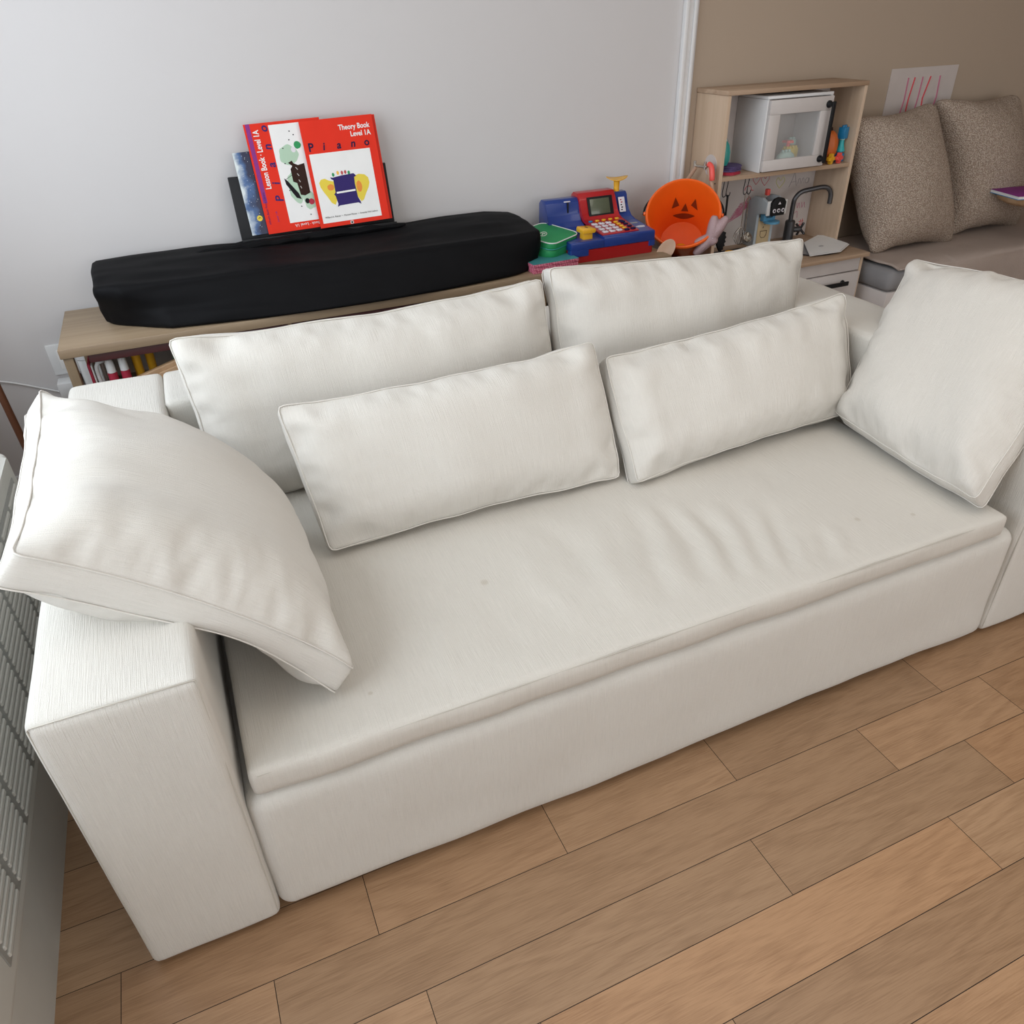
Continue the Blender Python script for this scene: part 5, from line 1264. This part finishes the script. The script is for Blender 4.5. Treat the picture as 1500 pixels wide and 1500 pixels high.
# tongs
tg = room_thing('wooden_tongs', (2.45, 1.90, 0.70), 'wooden toy tongs with steel hinge and red tip, standing behind the orange bucket', 'tongs')
tube('arm', [(2.452, 1.942, 0.918), (2.440, 2.035, 0.800), (2.430, 2.04, 0.735)], [0.008, 0.009, 0.010], 'spoon', tg, 10)
tube('arm', [(2.462, 1.868, 0.925), (2.468, 1.815, 0.800), (2.470, 1.80, 0.700)], [0.008, 0.009, 0.010], 'spoon', tg, 10)
tube('hinge', [(2.453, 1.945, 0.922), (2.458, 1.872, 0.925)], 0.0055, 'steel', tg, 12)
tube('hinge_pin', [(2.449, 1.948, 0.912), (2.449, 1.948, 0.942)], 0.0055, 'steel', tg, 12); tube('hinge_pin', [(2.455, 1.885, 0.915), (2.455, 1.885, 0.945)], 0.0055, 'steel', tg, 12)
tube('red_grip', smooth_path([(2.462, 1.872, 0.938), (2.461, 1.850, 0.930), (2.460, 1.838, 0.905), (2.461, 1.836, 0.880)], 5), [0.004]+[0.011]*14+[0.010], 'coral', tg, 12)
# glitter starfish
sf = room_thing('glitter_starfish', (2.37, 1.72, 0.70), 'pink glittery starfish toy leaning on the lower right rim of the orange bucket', 'toy')
ce = Vector((2.352, 1.655, 0.700)); bm = bmesh.new()
e1 = Vector((0.83, -0.50, 0.12)).normalized(); e2 = Vector((0.05, 0.15, 0.98)).normalized()
for u_, v_, l_, r0_ in ((0.10, 0.98, 0.085, 0.024), (0.62, 0.78, 0.098, 0.023), (-0.97, -0.22, 0.068, 0.022), (-0.74, -0.66, 0.090, 0.022), (0.35, -0.55, 0.030, 0.022)):
    d = (e1*u_+e2*v_).normalized(); nrm_ = e1.cross(e2)
    add_tube(bm, smooth_path([ce, ce+d*l_*0.45+nrm_*0.003, ce+d*l_*0.8, ce+d*l_], 5), [r0_*(1-0.62*(k/15)**2.2) for k in range(16)], 14)
sfb = bm_obj('body', bm, 'glitter', sf, angle=70)
rm = sfb.modifiers.new('merge', 'REMESH'); rm.mode = 'VOXEL'; rm.voxel_size = 0.0035; rm.use_smooth_shade = True
lathe('centre_bead', [(0, -0.004), (0.005, 0), (0, 0.004)], 'key_white', sf, 12, Matrix.Translation(ce + e1.cross(e2)*-0.0+Vector((-0.008, -0.0185, 0.004))))

# ================================================================== daybed with its cushions
db = room_thing('daybed', (4.4, 1.75, 0), 'low upholstered daybed with grey mattress along the back wall, right of the play kitchen', 'daybed')
soft_box('mattress', 3.250, 5.40, 1.515, 2.035, 0.375, 0.475, 0.03, 'mattress', db, puff=(0.004, 0.006, 0.004), step=0.05, seed=2, wob=0.003)
box('frame', 3.262, 5.40, 1.525, 2.035, 0.285, 0.374, 'offwhite', db, bev=0.004)
for x in (3.30, 5.32):
    for y in (1.56, 1.98): box('leg', x, x+0.05, y, y+0.05, 0, 0.2845, 'brown_wood', db)
bx_ = room_thing('white_storage_box', (3.36, 1.70, 0), 'white storage box pushed under the left end of the daybed', 'box')
box('body', 3.33, 3.68, 1.575, 1.95, 0.0, 0.245, 'white', bx_, bev=0.004); box('lid', 3.325, 3.685, 1.57, 1.955, 0.2455, 0.275, 'white_pl', bx_, bev=0.005)
def throw():
    nx, npf = 110, 40; V = []; Fc = []
    xa, xb = 3.275, 5.35
    for i in range(nx+1):
        x = xa+(xb-xa)*i/nx
        low = 0.315 if x > 3.62 else 0.315+0.155*min(1, (3.62-x)/0.30)
        low += 0.010*math.sin(x*6)
        yfront = 1.505-0.006*math.sin(x*9)
        prof = [(2.028, 0.488), (1.95, 0.485), (1.80, 0.486), (1.65, 0.487), (1.55, 0.486), (1.512, 0.477), (yfront, 0.455), (yfront-0.004, max(low, 0.40)), (yfront-0.003, low)]
        if x < 3.62:
            yf = 1.53+0.0*(3.62-x); prof = [(2.028, 0.488), (1.95, 0.485), (1.80, 0.486), (1.65, 0.487), (1.58, 0.487), (1.545, 0.484), (1.515, 0.474), (1.507, max(0.455, low)), (1.506, low)]
        P = smooth_path([(x, a, b) for a, b in prof], 5); m = len(P)-1
        for j in range(npf+1):
            t = j/npf*m; k = min(int(t), m-1); p = P[k].lerp(P[k+1], t-k)
            w = 0.005*noise.noise(Vector((x*5, p.y*7+p.z*7, 3)))
            V.append((p.x+(0.008*math.sin(p.y*18) if i == 0 else 0), p.y-abs(w)*(p.z < 0.48), p.z+abs(w)*(p.z > 0.47)))
    for i in range(nx):
        for j in range(npf):
            a = i*(npf+1)+j; Fc.append((a, a+1, a+npf+2, a+npf+1))
    return V, Fc
th_ = from_data('fleece_throw', *throw(), 'blanket')
sm = th_.modifiers.new('thickness', 'SOLIDIFY'); sm.thickness = 0.006; sm.offset = 1
tag(th_, 'taupe fleece throw spread over the daybed and hanging down its front', 'throw')
simC = inflate(0.55, 0.60, 0.03, 0.15, step=0.022, seed=31, iters=220, pucker=1.0, rough=0.008)
cushion('boucle_cushion', simC, [(3.335, 1.725, 0.50), (3.855, 1.735, 0.49), (3.735, 1.945, 1.075), (3.215, 1.925, 1.045)],
        'big taupe boucle cushion on the daybed, beside the play kitchen', 'cushion', mat='boucle', group='boucle cushions', seam=False, crease=(0.012, 9), fat=0.11)
cushion('boucle_cushion', simC, [(3.905, 1.80, 0.50), (4.405, 1.81, 0.49), (4.315, 1.965, 1.075), (3.795, 1.955, 1.085)],
        'big taupe boucle cushion on the daybed, farther from the play kitchen', 'cushion', mat='boucle', group='boucle cushions', seam=False, crease=(0.012, 9), fat=0.11)
# child's drawing on the wall behind them
dr_ = room_thing('wall_drawing', (3.75, 2.046, 1.10), 'white paper with red painted strokes on the wall behind the boucle cushions', 'drawing')
box('sheet', 3.56, 3.98, 2.0465, 2.0495, 0.98, 1.22, 'board', dr_, bev=0)
for k, (a, b_) in enumerate(((3.66, 3.675), (3.70, 3.70), (3.75, 3.76), (3.80, 3.79), (3.86, 3.88))):
    tube('painted_stroke', [(a, 2.0455, 1.00), (b_, 2.0455, 1.09), (a+0.012, 2.0455, 1.18)], 0.0035, 'red_pen' if k % 2 else 'pink_pen', dr_, 6)
# side table and book at the far right
stb = room_thing('side_table', (4.12, 1.48, 0), 'small pale round-topped side table at the right edge, before the daybed', 'table')
lathe('table_top', [(0, 0.655), (0.115, 0.655), (0.150, 0.672), (0.160, 0.69), (0.160, 0.698), (0, 0.698)], 'beech', stb, 48, Matrix.Translation((4.165, 1.60, 0)))
lathe('pedestal', [(0, 0.01), (0.018, 0.01), (0.018, 0.654), (0, 0.654)], 'beech', stb, 24, Matrix.Translation((4.19, 1.44, 0)))
lathe('foot', [(0, 0.0), (0.13, 0.0), (0.125, 0.0095), (0, 0.0095)], 'beech', stb, 40, Matrix.Translation((4.19, 1.40, 0)))
bo = thing('picture_book', (4.12, 1.60, 0.6985), 'thin book with blue and white spine lying on the side table', 'book', (0, 0, R(-14)))
box('cover', -0.135, 0.13, -0.10, 0.10, 0, 0.002, 'blue_toy', bo); box('pages', -0.132, 0.13, -0.098, 0.098, 0.0022, 0.014, 'paper', bo, bev=0); box('cover', -0.135, 0.13, -0.10, 0.10, 0.0142, 0.0165, 'violet', bo)
